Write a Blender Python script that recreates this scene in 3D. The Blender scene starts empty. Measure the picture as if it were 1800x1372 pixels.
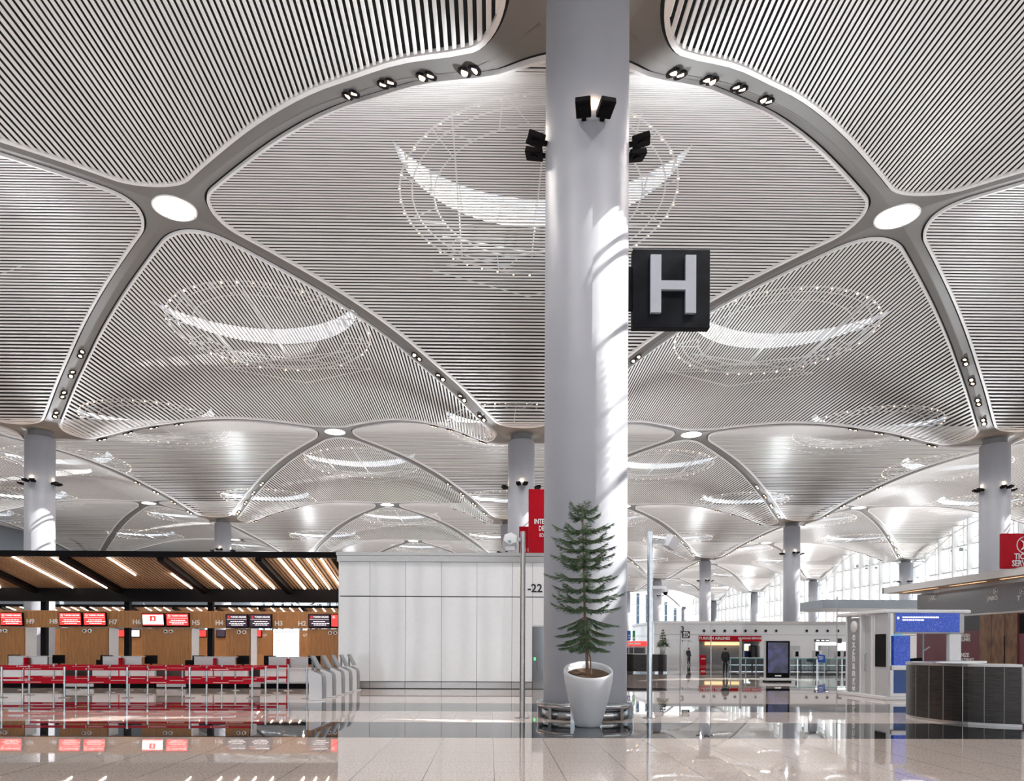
import bpy, math, random
from mathutils import Vector, Matrix
from mathutils.geometry import tessellate_polygon
random.seed(7)
C = bpy.context.scene
COL = C.collection
PI = math.pi
EYE = 1.65
# ------------------------------------------------------------------ camera
FPX, CX, YH, YAW, ROLL = 1236.5, 876.4, 1138.5, 0.012, 0.004
camd = bpy.data.cameras.new('camera'); cam = bpy.data.objects.new('camera', camd); COL.objects.link(cam)
camd.sensor_fit = 'HORIZONTAL'; camd.sensor_width = 36.0
camd.lens = 36.0 * FPX / 1800.0
camd.shift_x = (900 - CX) / 1800.0
camd.shift_y = (YH - 686) / 1800.0
camd.clip_start = 0.1; camd.clip_end = 1500
CM = Matrix.Translation((0, 0, EYE)) @ Matrix.Rotation(-YAW, 4, 'Z') @ Matrix.Rotation(PI/2, 4, 'X') @ Matrix.Rotation(ROLL, 4, 'Z')
cam.matrix_world = CM
C.camera = cam
R3 = CM.to_3x3()
def at(u, v, Y):                      # photo pixel -> world point on the plane y = Y
    d = R3 @ Vector(((u - CX) / FPX, (YH - v) / FPX, -1.0))
    t = Y / d.y
    return Vector((d.x * t, Y, EYE + d.z * t))
def gnd(u, v):                        # photo pixel -> point on the floor
    d = R3 @ Vector(((u - CX) / FPX, (YH - v) / FPX, -1.0))
    t = -EYE / d.z
    return Vector((d.x * t, d.y * t, 0))
# ------------------------------------------------------------------ mesh builder
class MB:
    def __init__(s): s.v = []; s.f = []; s.sm = []
    def add(s, vs, fs, smooth=False):
        o = len(s.v); s.v += [tuple(p) for p in vs]
        for f in fs: s.f.append(tuple(i + o for i in f)); s.sm.append(smooth)
        return s
    def box(s, x0, x1, y0, y1, z0, z1, M=None):
        vs = [Vector((x, y, z)) for x in (x0, x1) for y in (y0, y1) for z in (z0, z1)]
        if M is not None: vs = [M @ p for p in vs]
        return s.add(vs, [(0, 1, 3, 2), (4, 6, 7, 5), (0, 4, 5, 1), (2, 3, 7, 6), (0, 2, 6, 4), (1, 5, 7, 3)])
    def bbox(s, x0, x1, y0, y1, z0, z1, c=0.01, M=None):      # box with chamfered vertical and top edges
        pts = [(x0 + c, y0), (x1 - c, y0), (x1, y0 + c), (x1, y1 - c), (x1 - c, y1), (x0 + c, y1), (x0, y1 - c), (x0, y0 + c)]
        ins = [(x0 + 2*c, y0 + c), (x1 - 2*c, y0 + c), (x1 - c, y0 + 2*c), (x1 - c, y1 - 2*c), (x1 - 2*c, y1 - c), (x0 + 2*c, y1 - c), (x0 + c, y1 - 2*c), (x0 + c, y0 + 2*c)]
        vs = [Vector((a, b, z0 + c)) for a, b in pts] + [Vector((a, b, z1 - c)) for a, b in pts] + [Vector((a, b, z1)) for a, b in ins] + [Vector((a, b, z0)) for a, b in ins]
        fs = [(i, (i + 1) % 8, 8 + (i + 1) % 8, 8 + i) for i in range(8)] + [(8 + i, 8 + (i + 1) % 8, 16 + (i + 1) % 8, 16 + i) for i in range(8)]
        fs += [(24 + i, 24 + (i + 1) % 8, (i + 1) % 8, i) for i in range(8)] + [tuple(range(16, 24)), tuple(range(31, 23, -1))]
        if M is not None: vs = [M @ p for p in vs]
        return s.add(vs, fs)
    def cyl(s, x, y, z0, z1, r, n=24, r2=None, cap=True, M=None, smooth=True):
        r2 = r if r2 is None else r2
        vs = [Vector((x + r * math.cos(2*PI*i/n), y + r * math.sin(2*PI*i/n), z0)) for i in range(n)]
        vs += [Vector((x + r2 * math.cos(2*PI*i/n), y + r2 * math.sin(2*PI*i/n), z1)) for i in range(n)]
        if M is not None: vs = [M @ p for p in vs]
        s.add(vs, [(i, (i + 1) % n, n + (i + 1) % n, n + i) for i in range(n)], smooth)
        if cap:
            s.add(vs[:n], [tuple(range(n - 1, -1, -1))]); s.add(vs[n:], [tuple(range(n))])
        return s
    def lathe(s, prof, n=32, x=0, y=0, fz=None, M=None):
        vs = []
        for r, z in prof:
            for i in range(n):
                a = 2*PI*i/n; p = Vector((x + r*math.cos(a), y + r*math.sin(a), z))
                if fz: p.z = fz(p)
                vs.append(M @ p if M is not None else p)
        m = len(prof)
        return s.add(vs, [(k*n + i, k*n + (i + 1) % n, (k+1)*n + (i + 1) % n, (k+1)*n + i) for k in range(m - 1) for i in range(n)], True)
    def tube(s, pts, r, n=8, closed=False, cap=True, rs=None):
        pts = [Vector(p) for p in pts]; m = len(pts); vs = []
        for k, p in enumerate(pts):
            a = pts[(k - 1) % m] if (closed or k > 0) else p
            b = pts[(k + 1) % m] if (closed or k < m - 1) else p
            t = (b - a).normalized()
            up = Vector((0, 0, 1)) if abs(t.z) < 0.95 else Vector((1, 0, 0))
            e1 = t.cross(up).normalized(); e2 = e1.cross(t)
            rr = rs[k] if rs else r
            vs += [p + rr * (e1 * math.cos(2*PI*i/n) + e2 * math.sin(2*PI*i/n)) for i in range(n)]
        K = m if closed else m - 1
        s.add(vs, [(k*n + i, k*n + (i + 1) % n, ((k+1) % m)*n + (i + 1) % n, ((k+1) % m)*n + i) for k in range(K) for i in range(n)], n > 5)
        if cap and not closed:
            s.add(vs[:n], [tuple(range(n - 1, -1, -1))]); s.add(vs[-n:], [tuple(range(n))])
        return s
    def prism(s, poly, z0, z1, M=None):                      # polygon (x, y) extruded in z
        n = len(poly)
        vs = [Vector((a, b, z0)) for a, b in poly] + [Vector((a, b, z1)) for a, b in poly]
        if M is not None: vs = [M @ p for p in vs]
        s.add(vs, [(i, (i + 1) % n, n + (i + 1) % n, n + i) for i in range(n)])
        tris = tessellate_polygon([[Vector((a, b, 0)) for a, b in poly]])
        s.add(vs, [tuple(t) for t in tris] + [tuple(n + i for i in reversed(t)) for t in tris])
        return s
    def quad(s, a, b, c, d): return s.add([a, b, c, d], [(0, 1, 2, 3)])
    def sphere(s, c, r, n=12, m=8, sx=1, sy=1, sz=1):
        prof = [(r * math.sin(PI*k/m) + 1e-5, -r * math.cos(PI*k/m)) for k in range(m + 1)]
        return s.lathe(prof, n, M=Matrix.Translation(c) @ Matrix.Diagonal((sx, sy, sz, 1)))
    def mesh(s, name, m):
        me = bpy.data.meshes.new(name); me.from_pydata(s.v, [], s.f)
        me.polygons.foreach_set('use_smooth', s.sm); me.update()
        if m: me.materials.append(m)
        return me
    def build(s, name, m, parent=None, loc=None):
        o = bpy.data.objects.new(name, s.mesh(name, m)); COL.objects.link(o)
        if loc is not None: o.location = loc
        if parent: o.parent = parent
        return o
def tag(o, label, cat, group=None, kind=None):
    if label: o['label'] = label
    if cat: o['category'] = cat
    if group: o['group'] = group
    if kind: o['kind'] = kind
    return o
def thing(name, label, cat, loc=(0, 0, 0), rz=0, group=None):
    o = bpy.data.objects.new(name, None); COL.objects.link(o); o.empty_display_size = .2
    o.location = loc; o.rotation_euler = (0, 0, rz)
    return tag(o, label, cat, group)
def struct(o): o['kind'] = 'structure'; return o
def dup(o, loc=None, rz=None, label=None, group=None, parent=None):
    r = o.copy(); COL.objects.link(r)
    if loc is not None: r.location = loc
    if rz is not None: r.rotation_euler = (0, 0, rz)
    if label: r['label'] = label
    if group: r['group'] = group
    if parent: r.parent = parent
    for ch in list(o.children): dup(ch, parent=r)
    return r
# ------------------------------------------------------------------ materials
def mat(name, col, rough=.5, metal=0, emit=None, estr=0, noise=0, nscale=8, spec=.5, coat=0, stretch=None, bump=0, sample=False):
    m = bpy.data.materials.new(name); m.use_nodes = True
    nt = m.node_tree; b = nt.nodes['Principled BSDF']
    b.inputs['Base Color'].default_value = (*col, 1); b.inputs['Roughness'].default_value = rough
    b.inputs['Metallic'].default_value = metal; b.inputs['Specular IOR Level'].default_value = spec
    if coat: b.inputs['Coat Weight'].default_value = coat; b.inputs['Coat Roughness'].default_value = .05
    if emit:
        b.inputs['Emission Color'].default_value = (*emit, 1); b.inputs['Emission Strength'].default_value = estr
        if not sample: m.cycles.emission_sampling = 'NONE'
    if noise:
        tc = nt.nodes.new('ShaderNodeTexCoord'); mp = nt.nodes.new('ShaderNodeMapping'); nz = nt.nodes.new('ShaderNodeTexNoise')
        if stretch: mp.inputs['Scale'].default_value = stretch
        nz.inputs['Scale'].default_value = nscale; nz.inputs['Detail'].default_value = 5
        rp = nt.nodes.new('ShaderNodeValToRGB')
        rp.color_ramp.elements[0].position = .3; rp.color_ramp.elements[1].position = .7
        rp.color_ramp.elements[0].color = (*[c * (1 - noise) for c in col], 1)
        rp.color_ramp.elements[1].color = (*[min(1, c * (1 + noise)) for c in col], 1)
        nt.links.new(tc.outputs['Object'], mp.inputs[0]); nt.links.new(mp.outputs[0], nz.inputs['Vector'])
        nt.links.new(nz.outputs['Fac'], rp.inputs[0]); nt.links.new(rp.outputs[0], b.inputs['Base Color'])
        if bump:
            bp = nt.nodes.new('ShaderNodeBump'); bp.inputs['Strength'].default_value = bump; bp.inputs['Distance'].default_value = .02
            nt.links.new(nz.outputs['Fac'], bp.inputs['Height']); nt.links.new(bp.outputs[0], b.inputs['Normal'])
    return m
def glassmat(name, tint=(1, 1, 1), gloss=.1, rough=.0):
    m = bpy.data.materials.new(name); m.use_nodes = True; nt = m.node_tree; nt.nodes.clear()
    o = nt.nodes.new('ShaderNodeOutputMaterial'); t = nt.nodes.new('ShaderNodeBsdfTransparent'); g = nt.nodes.new('ShaderNodeBsdfGlossy'); x = nt.nodes.new('ShaderNodeMixShader')
    t.inputs[0].default_value = (*tint, 1); g.inputs['Roughness'].default_value = rough; x.inputs[0].default_value = gloss
    nt.links.new(t.outputs[0], x.inputs[1]); nt.links.new(g.outputs[0], x.inputs[2]); nt.links.new(x.outputs[0], o.inputs[0])
    return m
M = {}
M['slat'] = mat('slat_paint', (.80, .79, .78), .38, noise=.03, nscale=.6)
M['trim'] = mat('trim_paint', (.84, .83, .83), .35, noise=.02)
M['rib'] = mat('rib_paint', (.185, .178, .175), .45, noise=.03, nscale=.4)
M['deck'] = mat('roof_void', (.012, .012, .013), .8, noise=.1)
M['truss'] = mat('truss_paint', (.70, .72, .75), .5, noise=.02)
M['column'] = mat('column_paint', (.355, .365, .405), .5, noise=.03, nscale=1.2)
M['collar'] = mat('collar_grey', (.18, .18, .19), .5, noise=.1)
M['black'] = mat('black_metal', (.006, .005, .006), .55, noise=.1, spec=.1)
M['white'] = mat('white_gloss', (.87, .87, .89), .25, noise=.02)
M['steel'] = mat('brushed_steel', (.42, .385, .365), .28, 1, noise=.12, nscale=6, stretch=(1, 1, 30))
M['chrome'] = mat('chrome', (.50, .51, .52), .15, 1, noise=.03)
M['lamp'] = mat('warm_lamp', (1, .9, .8), .5, emit=(1, .74, .48), estr=5, noise=.01)
M['disc'] = mat('disc_lamp', (1, 1, 1), .5, emit=(1, .95, .88), estr=6, noise=.01, sample=True)
M['mullion'] = mat('mullion_white', (.78, .80, .80), .4, noise=.02)
M['glass'] = glassmat('window_glass', (.94, .97, 1), .06)
M['tint'] = glassmat('tinted_glass', (.20, .27, .33), .12)
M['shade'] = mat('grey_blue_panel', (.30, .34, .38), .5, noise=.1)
# ------------------------------------------------------------------ world, sun
w = bpy.data.worlds.new('sky'); C.world = w; w.use_nodes = True
nt = w.node_tree; bg = nt.nodes['Background']
tc = nt.nodes.new('ShaderNodeTexCoord'); sx = nt.nodes.new('ShaderNodeSeparateXYZ'); rp = nt.nodes.new('ShaderNodeValToRGB')
nt.links.new(tc.outputs['Generated'], sx.inputs[0]); nt.links.new(sx.outputs['Z'], rp.inputs[0]); nt.links.new(rp.outputs[0], bg.inputs[0])
rp.color_ramp.elements[0].color = (.90, .96, 1, 1); rp.color_ramp.elements[1].color = (.62, .78, 1, 1)
bg.inputs[1].default_value = 2.4
sd = bpy.data.lights.new('sun', 'SUN'); sun = bpy.data.objects.new('sun', sd); COL.objects.link(sun)
sd.energy = 28; sd.angle = math.radians(.53); sd.color = (1, .95, .87)
SAZ, SEL = math.radians(86), math.radians(45)
sdir = Vector((math.sin(SAZ)*math.cos(SEL), -math.cos(SAZ)*math.cos(SEL), math.sin(SEL)))
sun.rotation_euler = sdir.to_track_quat('Z', 'Y').to_euler(); sun.location = (0, -40, 60)
# ------------------------------------------------------------------ vault geometry
X0, Y0, MOD = 2.296, 17.01, 36.0
PROF = [(0, 16.0), (1.7, 16.0), (2.6, 16.12), (3.3, 16.52), (4.3, 17.22), (5.3, 17.88), (7, 18.78), (8.4, 19.5), (10, 20.15), (12, 20.75), (14, 21.15), (16, 21.45), (18, 21.62)]
def prof(s):
    s = max(0, min(18, s))
    for k in range(len(PROF) - 1):
        if s <= PROF[k+1][0]: break
    n = len(PROF)
    def tan(i):
        a, b = PROF[max(0, i-1)], PROF[min(n-1, i+1)]
        return 0 if i in (0, 1, n-1) else (b[1]-a[1]) / (b[0]-a[0])
    (xa, ya), (xb, yb) = PROF[k], PROF[k+1]; hh = xb - xa; t = (s - xa) / hh
    return EYE + (2*t**3-3*t*t+1)*ya + (t**3-2*t*t+t)*hh*tan(k) + (-2*t**3+3*t*t)*yb + (t**3-t*t)*hh*tan(k+1)
def hv(v): return prof(18 - abs(v))
B, RD, RC = .5, 2.6, 3.0
LIM = 18 - B * 2**.5
cd, cc = LIM - RD * 2**.5, LIM - RC * 2**.5
def halfU(v, ins=0.0):
    v = abs(v); rd, rc, lim = RD - ins, RC - ins, LIM - ins * 2**.5
    if v >= cc + rc: return None
    if v < rd / 2**.5: return cd + math.sqrt(rd*rd - v*v)
    if v > cc + rc / 2**.5: return math.sqrt(max(0, rc*rc - (v - cc)**2))
    return lim - v
def outline(ins=0.0):                                         # one quadrant, disc tip -> column tip
    rd, rc, lim = RD - ins, RC - ins, LIM - ins * 2**.5
    q = [(cd + rd*math.cos(a), rd*math.sin(a)) for a in [PI/4*k/9 for k in range(10)]]
    a, b = q[-1], (rc*math.sin(PI/4), cc + rc*math.cos(PI/4))
    q += [(a[0] + (b[0]-a[0])*k/20, a[1] + (b[1]-a[1])*k/20) for k in range(1, 20)]
    q += [(rc*math.sin(t), cc + rc*math.cos(t)) for t in [PI/4*(1 - k/9) for k in range(10)]]
    q = q[:-1]
    full = q + [(0, cc + rc)] + [(-u, v) for u, v in reversed(q)] + [(-u, -v) for u, v in q[1:]] + [(0, -cc - rc)] + [(u, -v) for u, v in reversed(q[1:])]
    return full
def W(kind, u, v, z): return (u, v, z) if kind == 'A' else (v, u, z)
PITCH, SW, SD = .24, .14, .024
def slat_mesh(kind):
    mb = MB(); n = int((cc + RC) / PITCH)
    sec = [(-SW/2 + .02, 0), (SW/2 - .02, 0), (SW/2, .01), (SW/2, SD), (-SW/2, SD), (-SW/2, .01)]
    for k in range(-n, n + 1):
        v = (k + .0) * PITCH; U = halfU(v, .1)
        if U is None or U < .2: continue
        sl = (hv(v + .05) - hv(v - .05)) / .1; ln = math.hypot(1, sl); tv, tz = 1/ln, sl/ln
        z = hv(v); vs = []
        segs = 2
        for sgn in (-1, 1):
            for a, b in sec:
                vs.append(W(kind, sgn * U, v + a*tv - b*tz, z + a*tz + b*tv))
        fs = [(i, (i+1) % 6, 6 + (i+1) % 6, 6 + i) for i in range(6)] + [(5, 4, 3, 2, 1, 0), (6, 7, 8, 9, 10, 11)]
        mb.add(vs, fs)
    return mb.mesh('slat_panel', M['slat'])
def border_mesh(kind):
    mb = MB(); o, i = outline(0), outline(.13); n = len(o); vs = []
    for k in range(n):
        for (u, v), dz in ((o[k], .10), (o[k], -.05), (i[k], -.05), (i[k], .10)):
            vs.append(W(kind, u, v, hv(v) + dz))
    mb.add(vs, [(4*k + j, 4*k + (j+1) % 4, 4*((k+1) % n) + (j+1) % 4, 4*((k+1) % n) + j) for k in range(n) for j in range(4)])
    return mb.mesh('panel_border', M['trim'])
def rib_mesh(kind):
    mb = MB(); o = outline(-.10); n = len(o); vs = []; S = 4
    for k in range(n):
        u, v = o[k]; d = abs(u) + abs(v); qu, qv = 18.03*u/d, 18.03*v/d
        for j in range(S + 1):
            t = j / S; a, b = u + (qu-u)*t, v + (qv-v)*t
            vs.append(W(kind, a, b, hv(b) + .08))
    N = S + 1
    mb.add(vs, [(N*k + j, N*k + j + 1, N*((k+1) % n) + j + 1, N*((k+1) % n) + j) for k in range(n) for j in range(S)], True)
    return mb.mesh('rib_plate', M['rib'])
DZ = EYE + 22.9
def crescent(dy):
    R1, c1, R2, c2 = 6.8, -6.6 + dy, 7.8, -10.0 + dy
    # intersection angles
    d = c1 - c2; yi = (R2*R2 - R1*R1 + d*d) / (2*d) + c2; xi = math.sqrt(R1*R1 - (yi - c1)**2)
    a1 = math.atan2(yi - c1, xi); a2 = math.atan2(yi - c2, xi)
    up = [(R1*math.cos(a1 + (PI - 2*a1)*k/20), c1 + R1*math.sin(a1 + (PI - 2*a1)*k/20)) for k in range(21)]
    lo = [(R2*math.cos(a2 + (PI - 2*a2)*k/20), c2 + R2*math.sin(a2 + (PI - 2*a2)*k/20)) for k in range(1, 20)]
    return up, lo
CRES = {'A': crescent(3.0), 'B': crescent(0)}
def deck_mesh(kind):
    UP, LO = CRES[kind]
    hole = UP + list(reversed(LO)); q = 18.05
    outer = [(q, 0), (0, q), (-q, 0), (0, -q)]
    pl = [[Vector((x, y, 0)) for x, y in outer], [Vector((x, y, 0)) for x, y in reversed(hole)]]
    tr = tessellate_polygon(pl); vs = [(x, y, DZ) for x, y in outer] + [(x, y, DZ) for x, y in reversed(hole)]
    return MB().add(vs, [tuple(t) for t in tr]).mesh('roof_deck', M['deck'])
def sky_frame_mesh(kind):
    UP, LO = CRES[kind]; mb = MB(); hole = UP + list(reversed(LO)); n = len(hole)
    vs = [(x, y, DZ - .05) for x, y in hole] + [(x, y, DZ + 1.0) for x, y in hole]
    mb.add(vs, [(i, (i+1) % n, n + (i+1) % n, n + i) for i in range(n)])
    for k in range(2, 19, 2):
        a = UP[k]; b = min(LO, key=lambda p: abs(p[0]-a[0])); mb.tube([(a[0], a[1], DZ + .1), (b[0], b[1], DZ + .1)], .06, 6)
    return mb.mesh('skylight_frame', M['truss'])
def sky_glass_mesh(kind):
    UP, LO = CRES[kind]
    hole = UP + list(reversed(LO)); tr = tessellate_polygon([[Vector((x, y, 0)) for x, y in hole]])
    return MB().add([(x, y, DZ + .9) for x, y in hole], [tuple(t) for t in tr]).mesh('skylight_glass', M['glass'])
def truss_mesh(kind):
    mb = MB(); zz = DZ - .3; cy = -2.5 + (3.0 if kind == 'A' else 0)
    for R_, r in ((6.9, .05), (6.3, .04), (5.2, .04)):
        mb.tube([(R_*math.cos(2*PI*k/40), cy + R_*math.sin(2*PI*k/40), zz) for k in range(40)], r, 5, closed=True)
    for k in range(24):
        a = 2*PI*(k + .5)/24; mb.tube([(5.2*math.cos(a), cy + 5.2*math.sin(a), zz), (6.9*math.cos(a + .12*(-1)**k), cy + 6.9*math.sin(a + .12*(-1)**k), zz)], .035, 4)
    for a, b in (((-5, 1), (5, 4)), ((5, 1), (-5, 4)), ((-6, 4.4), (6, 4.4)), ((-4, -8), (-4, 3)), ((0, -8), (0, 3)), ((4, -8), (4, 3)), ((-6, 4.4), (0, 7.5)), ((6, 4.4), (0, 7.5))):
        mb.tube([(a[0], cy + 2 + a[1], zz - .1), (b[0], cy + 2 + b[1], zz - .1)], .04, 5)
    return mb.mesh('roof_truss', M['truss'])
def beads_mesh(kind):
    mb = MB(); cy = -2.5 + (3.0 if kind == 'A' else 0)
    for k in range(44):
        a = 2*PI*k/44; mb.box(-.045, .045, -.045, .045, -.03, .03, Matrix.Translation((6.9*math.cos(a), cy + 6.9*math.sin(a), DZ - .4)))
    return mb.mesh('light_ring', M['lamp'])
ceiling = bpy.data.objects.new('ceiling', None); COL.objects.link(ceiling); struct(ceiling)
PM = {}
for kd in 'AB': PM[kd] = [('slat_panel', slat_mesh(kd)), ('panel_border', border_mesh(kd)), ('rib_plate', rib_mesh(kd))]
SH = {k: [('roof_deck', deck_mesh(k)), ('skylight_frame', sky_frame_mesh(k)), ('skylight_glass', sky_glass_mesh(k)), ('roof_truss', truss_mesh(k)), ('light_ring', beads_mesh(k))] for k in 'AB'}
def put_panel(kd, x, y):
    for nm, me in PM[kd] + SH[kd]:
        o = bpy.data.objects.new(nm, me); COL.objects.link(o); o.location = (x, y, 0); o.parent = ceiling
for i in range(-2, 3):
    for j in range(-2, 7):
        put_panel('A', X0 + MOD*i, Y0 + MOD*(j + .5))
for i in range(-2, 4):
    for j in range(-2, 8):
        if (i == 3 and j < 0) or (i in (-2, 3) and j == 7) or (i == -2 and j == -2): continue
        put_panel('B', X0 + MOD*(i - .5), Y0 + MOD*j)
# ------------------------------------------------------------------ floor
def floor_mat():
    m = bpy.data.materials.new('polished_granite'); m.use_nodes = True; nt = m.node_tree; N = nt.nodes; L = nt.links
    b = N['Principled BSDF']; b.inputs['Roughness'].default_value = .018; b.inputs['Specular IOR Level'].default_value = .6
    tc = N.new('ShaderNodeTexCoord'); sp = N.new('ShaderNodeSeparateXYZ'); L.new(tc.outputs['Object'], sp.inputs[0])
    def math_(op, a, b_=None):
        n = N.new('ShaderNodeMath'); n.operation = op
        for k, q in enumerate((a, b_)):
            if q is None: continue
            if isinstance(q, (int, float)): n.inputs[k].default_value = q
            else: L.new(q, n.inputs[k])
        return n.outputs[0]
    X, Y = sp.outputs['X'], sp.outputs['Y']
    def band(v, a, b_): return math_('MULTIPLY', math_('GREATER_THAN', v, a), math_('LESS_THAN', v, b_))
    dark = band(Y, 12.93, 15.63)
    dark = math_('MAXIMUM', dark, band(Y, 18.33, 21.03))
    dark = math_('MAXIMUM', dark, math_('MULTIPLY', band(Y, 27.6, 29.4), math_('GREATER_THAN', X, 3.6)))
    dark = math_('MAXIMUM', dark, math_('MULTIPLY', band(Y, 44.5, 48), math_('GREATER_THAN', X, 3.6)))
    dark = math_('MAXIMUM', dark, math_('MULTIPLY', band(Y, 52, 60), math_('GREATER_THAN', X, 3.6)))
    # tile joints, 0.9 m
    def joint(v, off):
        f = math_('FRACT', math_('DIVIDE', math_('ADD', v, off), .9))
        return math_('MAXIMUM', math_('LESS_THAN', f, .007), math_('GREATER_THAN', f, .993))
    jt = math_('MAXIMUM', joint(X, 90.0 - .06), math_('MULTIPLY', joint(Y, 90.0 - .33), .55))
    vz = N.new('ShaderNodeTexVoronoi'); vz.inputs['Scale'].default_value = 60; L.new(tc.outputs['Object'], vz.inputs['Vector'])
    nz = N.new('ShaderNodeTexNoise'); nz.inputs['Scale'].default_value = 34; nz.inputs['Detail'].default_value = 9; nz.inputs['Roughness'].default_value = .75; L.new(tc.outputs['Object'], nz.inputs['Vector'])
    rp = N.new('ShaderNodeValToRGB'); e = rp.color_ramp.elements
    e[0].position = .38; e[0].color = (.16, .125, .105, 1); e[1].position = .62; e[1].color = (.80, .705, .65, 1)
    k = e.new(.46); k.color = (.665, .565, .51, 1)
    L.new(nz.outputs['Fac'], rp.inputs[0])
    rd = N.new('ShaderNodeValToRGB'); e = rd.color_ramp.elements
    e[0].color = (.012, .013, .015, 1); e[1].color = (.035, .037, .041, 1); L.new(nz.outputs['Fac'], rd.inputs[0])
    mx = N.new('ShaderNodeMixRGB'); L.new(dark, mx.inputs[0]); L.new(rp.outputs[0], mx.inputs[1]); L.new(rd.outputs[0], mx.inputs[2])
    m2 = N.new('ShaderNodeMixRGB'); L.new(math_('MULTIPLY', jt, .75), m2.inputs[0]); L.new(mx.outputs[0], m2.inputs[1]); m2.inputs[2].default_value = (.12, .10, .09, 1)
    L.new(m2.outputs[0], b.inputs['Base Color'])
    return m
M['floor'] = floor_mat()
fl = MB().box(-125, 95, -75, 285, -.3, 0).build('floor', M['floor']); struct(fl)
# ------------------------------------------------------------------ facades
def facade(name, axis, pos, lo, hi, n_from, flip=1, step=3.6, sill=0.0, top_fn=None, phase=0):
    """glazed wall along an axis at a fixed position; columns of glass between white fins, arched top"""
    root = bpy.data.objects.new(name, None); COL.objects.link(root); struct(root)
    fin = MB(); gl = MB(); n = int(round((hi - lo) / step))
    def P(t, d, z): return (pos + d, t, z) if axis == 'y' else (t, pos + d, z)
    def bx(mb, t0, t1, d0, d1, z0, z1):
        a, b = P(t0, d0, z0), P(t1, d1, z1)
        mb.box(min(a[0], b[0]), max(a[0], b[0]), min(a[1], b[1]), max(a[1], b[1]), z0, z1)
    st = MB()
    for k in range(n + 1):
        t = lo + k * step; h = top_fn(t) - .1
        bx(fin, t - .12, t + .12, -.95*flip, .1*flip, sill, h)
        if k < n:
            h2 = min(top_fn(t + .25), top_fn(t + 1.3)) - .15
            bx(st, t + .25, t + 1.3, .06, .10, sill, h2); bx(fin, t + 2.0, t + 2.12, -.15, .1, sill, top_fn(t + 2.06) - .1)
            a, b = top_fn(t) - 1.4, top_fn(t + step) - 1.4
            fin.tube([P(t, -.8*flip, a), P(t + step, -.8*flip, b)], .10, 6); fin.tube([P(t, -.8*flip, a), P(t + step, -.8*flip, top_fn(t + step) - .2)], .07, 6)
    for z in (6.5, 10.5, 14.5, 18.5):
        for k in range(n):
            t = lo + k * step
            if min(top_fn(t), top_fn(t + step)) > z + .3: bx(fin, t, t + step, -.25, .1, z - .13, z + .13)
    st.build('tinted_strip', M['tint'], root)
    fin.build('mullion', M['mullion'], root)
    for k in range(n):
        t = lo + k * step; za, zb = top_fn(t), top_fn(t + step)
        gl.quad(P(t, 0, sill), P(t + step, 0, sill), P(t + step, 0, zb), P(t, 0, za))
    gl.build('glass_pane', M['glass'], root)
    return root
def archY(t):
    f = ((t - Y0) / MOD) % 1.0
    return prof(min(f, 1 - f) * MOD)
def archX(t):
    f = ((t - X0) / MOD) % 1.0
    return prof(min(f, 1 - f) * MOD)
facade('window_1', 'y', X0 + 2*MOD + 2.2, Y0 - 2*MOD, Y0 + 7*MOD, 0, top_fn=archY)
facade('window_2', 'x', Y0 + 7*MOD + 2, X0 - 2.5*MOD, X0 + 2*MOD, 0, top_fn=archX)
facade('window_3', 'x', Y0 - 2*MOD - 2, X0 - 2.5*MOD, X0 + 2*MOD, 0, flip=-1, top_fn=archX)
wl = MB().box(X0 - 2.5*MOD - .4, X0 - 2.5*MOD, Y0 - 2*MOD, Y0 + 7*MOD, 0, 24).build('wall_left', M['shade']); struct(wl)
# ------------------------------------------------------------------ columns
def col_parts(near):
    zt = prof(0)
    sh = MB().lathe([(1.0, 0), (1.0, zt - .50), (.96, zt - .46)], 64 if near else 40)
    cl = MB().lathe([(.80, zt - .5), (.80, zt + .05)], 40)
    cp = MB().lathe([(1.7, zt + .085), (.9, zt + .06), (.86, zt - .02), (.8, zt - .02)], 40)
    return sh.mesh('shaft', M['column']), cl.mesh('collar', M['collar']), cp.mesh('capital', M['rib'])
CP = {True: col_parts(True), False: col_parts(False)}
def column(i, j, label):
    t = thing('column', label, 'column', (X0 + MOD*i, Y0 + MOD*j, 0), group='hall columns')
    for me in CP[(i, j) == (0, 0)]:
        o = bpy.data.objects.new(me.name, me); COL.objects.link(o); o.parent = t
    return t
# ------------------------------------------------------------------ lamp light: column floodlights aimed up at the vaults, rib spots aimed at the floor
def spot(name, loc, d, P, size, col, blend=1.0, r=.12):
    l = bpy.data.lights.new(name, 'SPOT'); o = bpy.data.objects.new(name, l); COL.objects.link(o)
    l.energy = P; l.spot_size = math.radians(size); l.spot_blend = blend; l.color = col; l.shadow_soft_size = r
    o.location = loc; o.rotation_euler = (-Vector(d)).to_track_quat('Z', 'Y').to_euler()
UPP, DNP = 4200, 2400
for i in range(-2, 3):
    for j in range(-1, 6):
        if (i == -2 and j not in (1, 2)) or (i == 2 and j < 2) or (j == 5 and i < 1): continue
        x, y = X0 + MOD*i, Y0 + MOD*j
        for a in (45, 135, 225, 315):
            c, s_ = math.cos(math.radians(a)), math.sin(math.radians(a))
            spot('floodlight_beam', (x + 1.35*c, y + 1.35*s_, 13.9), (c, s_, .45), UPP, 95, (.94, .97, 1))
            spot('downlight_beam', (x + 5*c*1.414, y + 5*s_*1.414, prof(5) - .1), (0, 0, -1), DNP, 120, (1, .95, .91))
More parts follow.
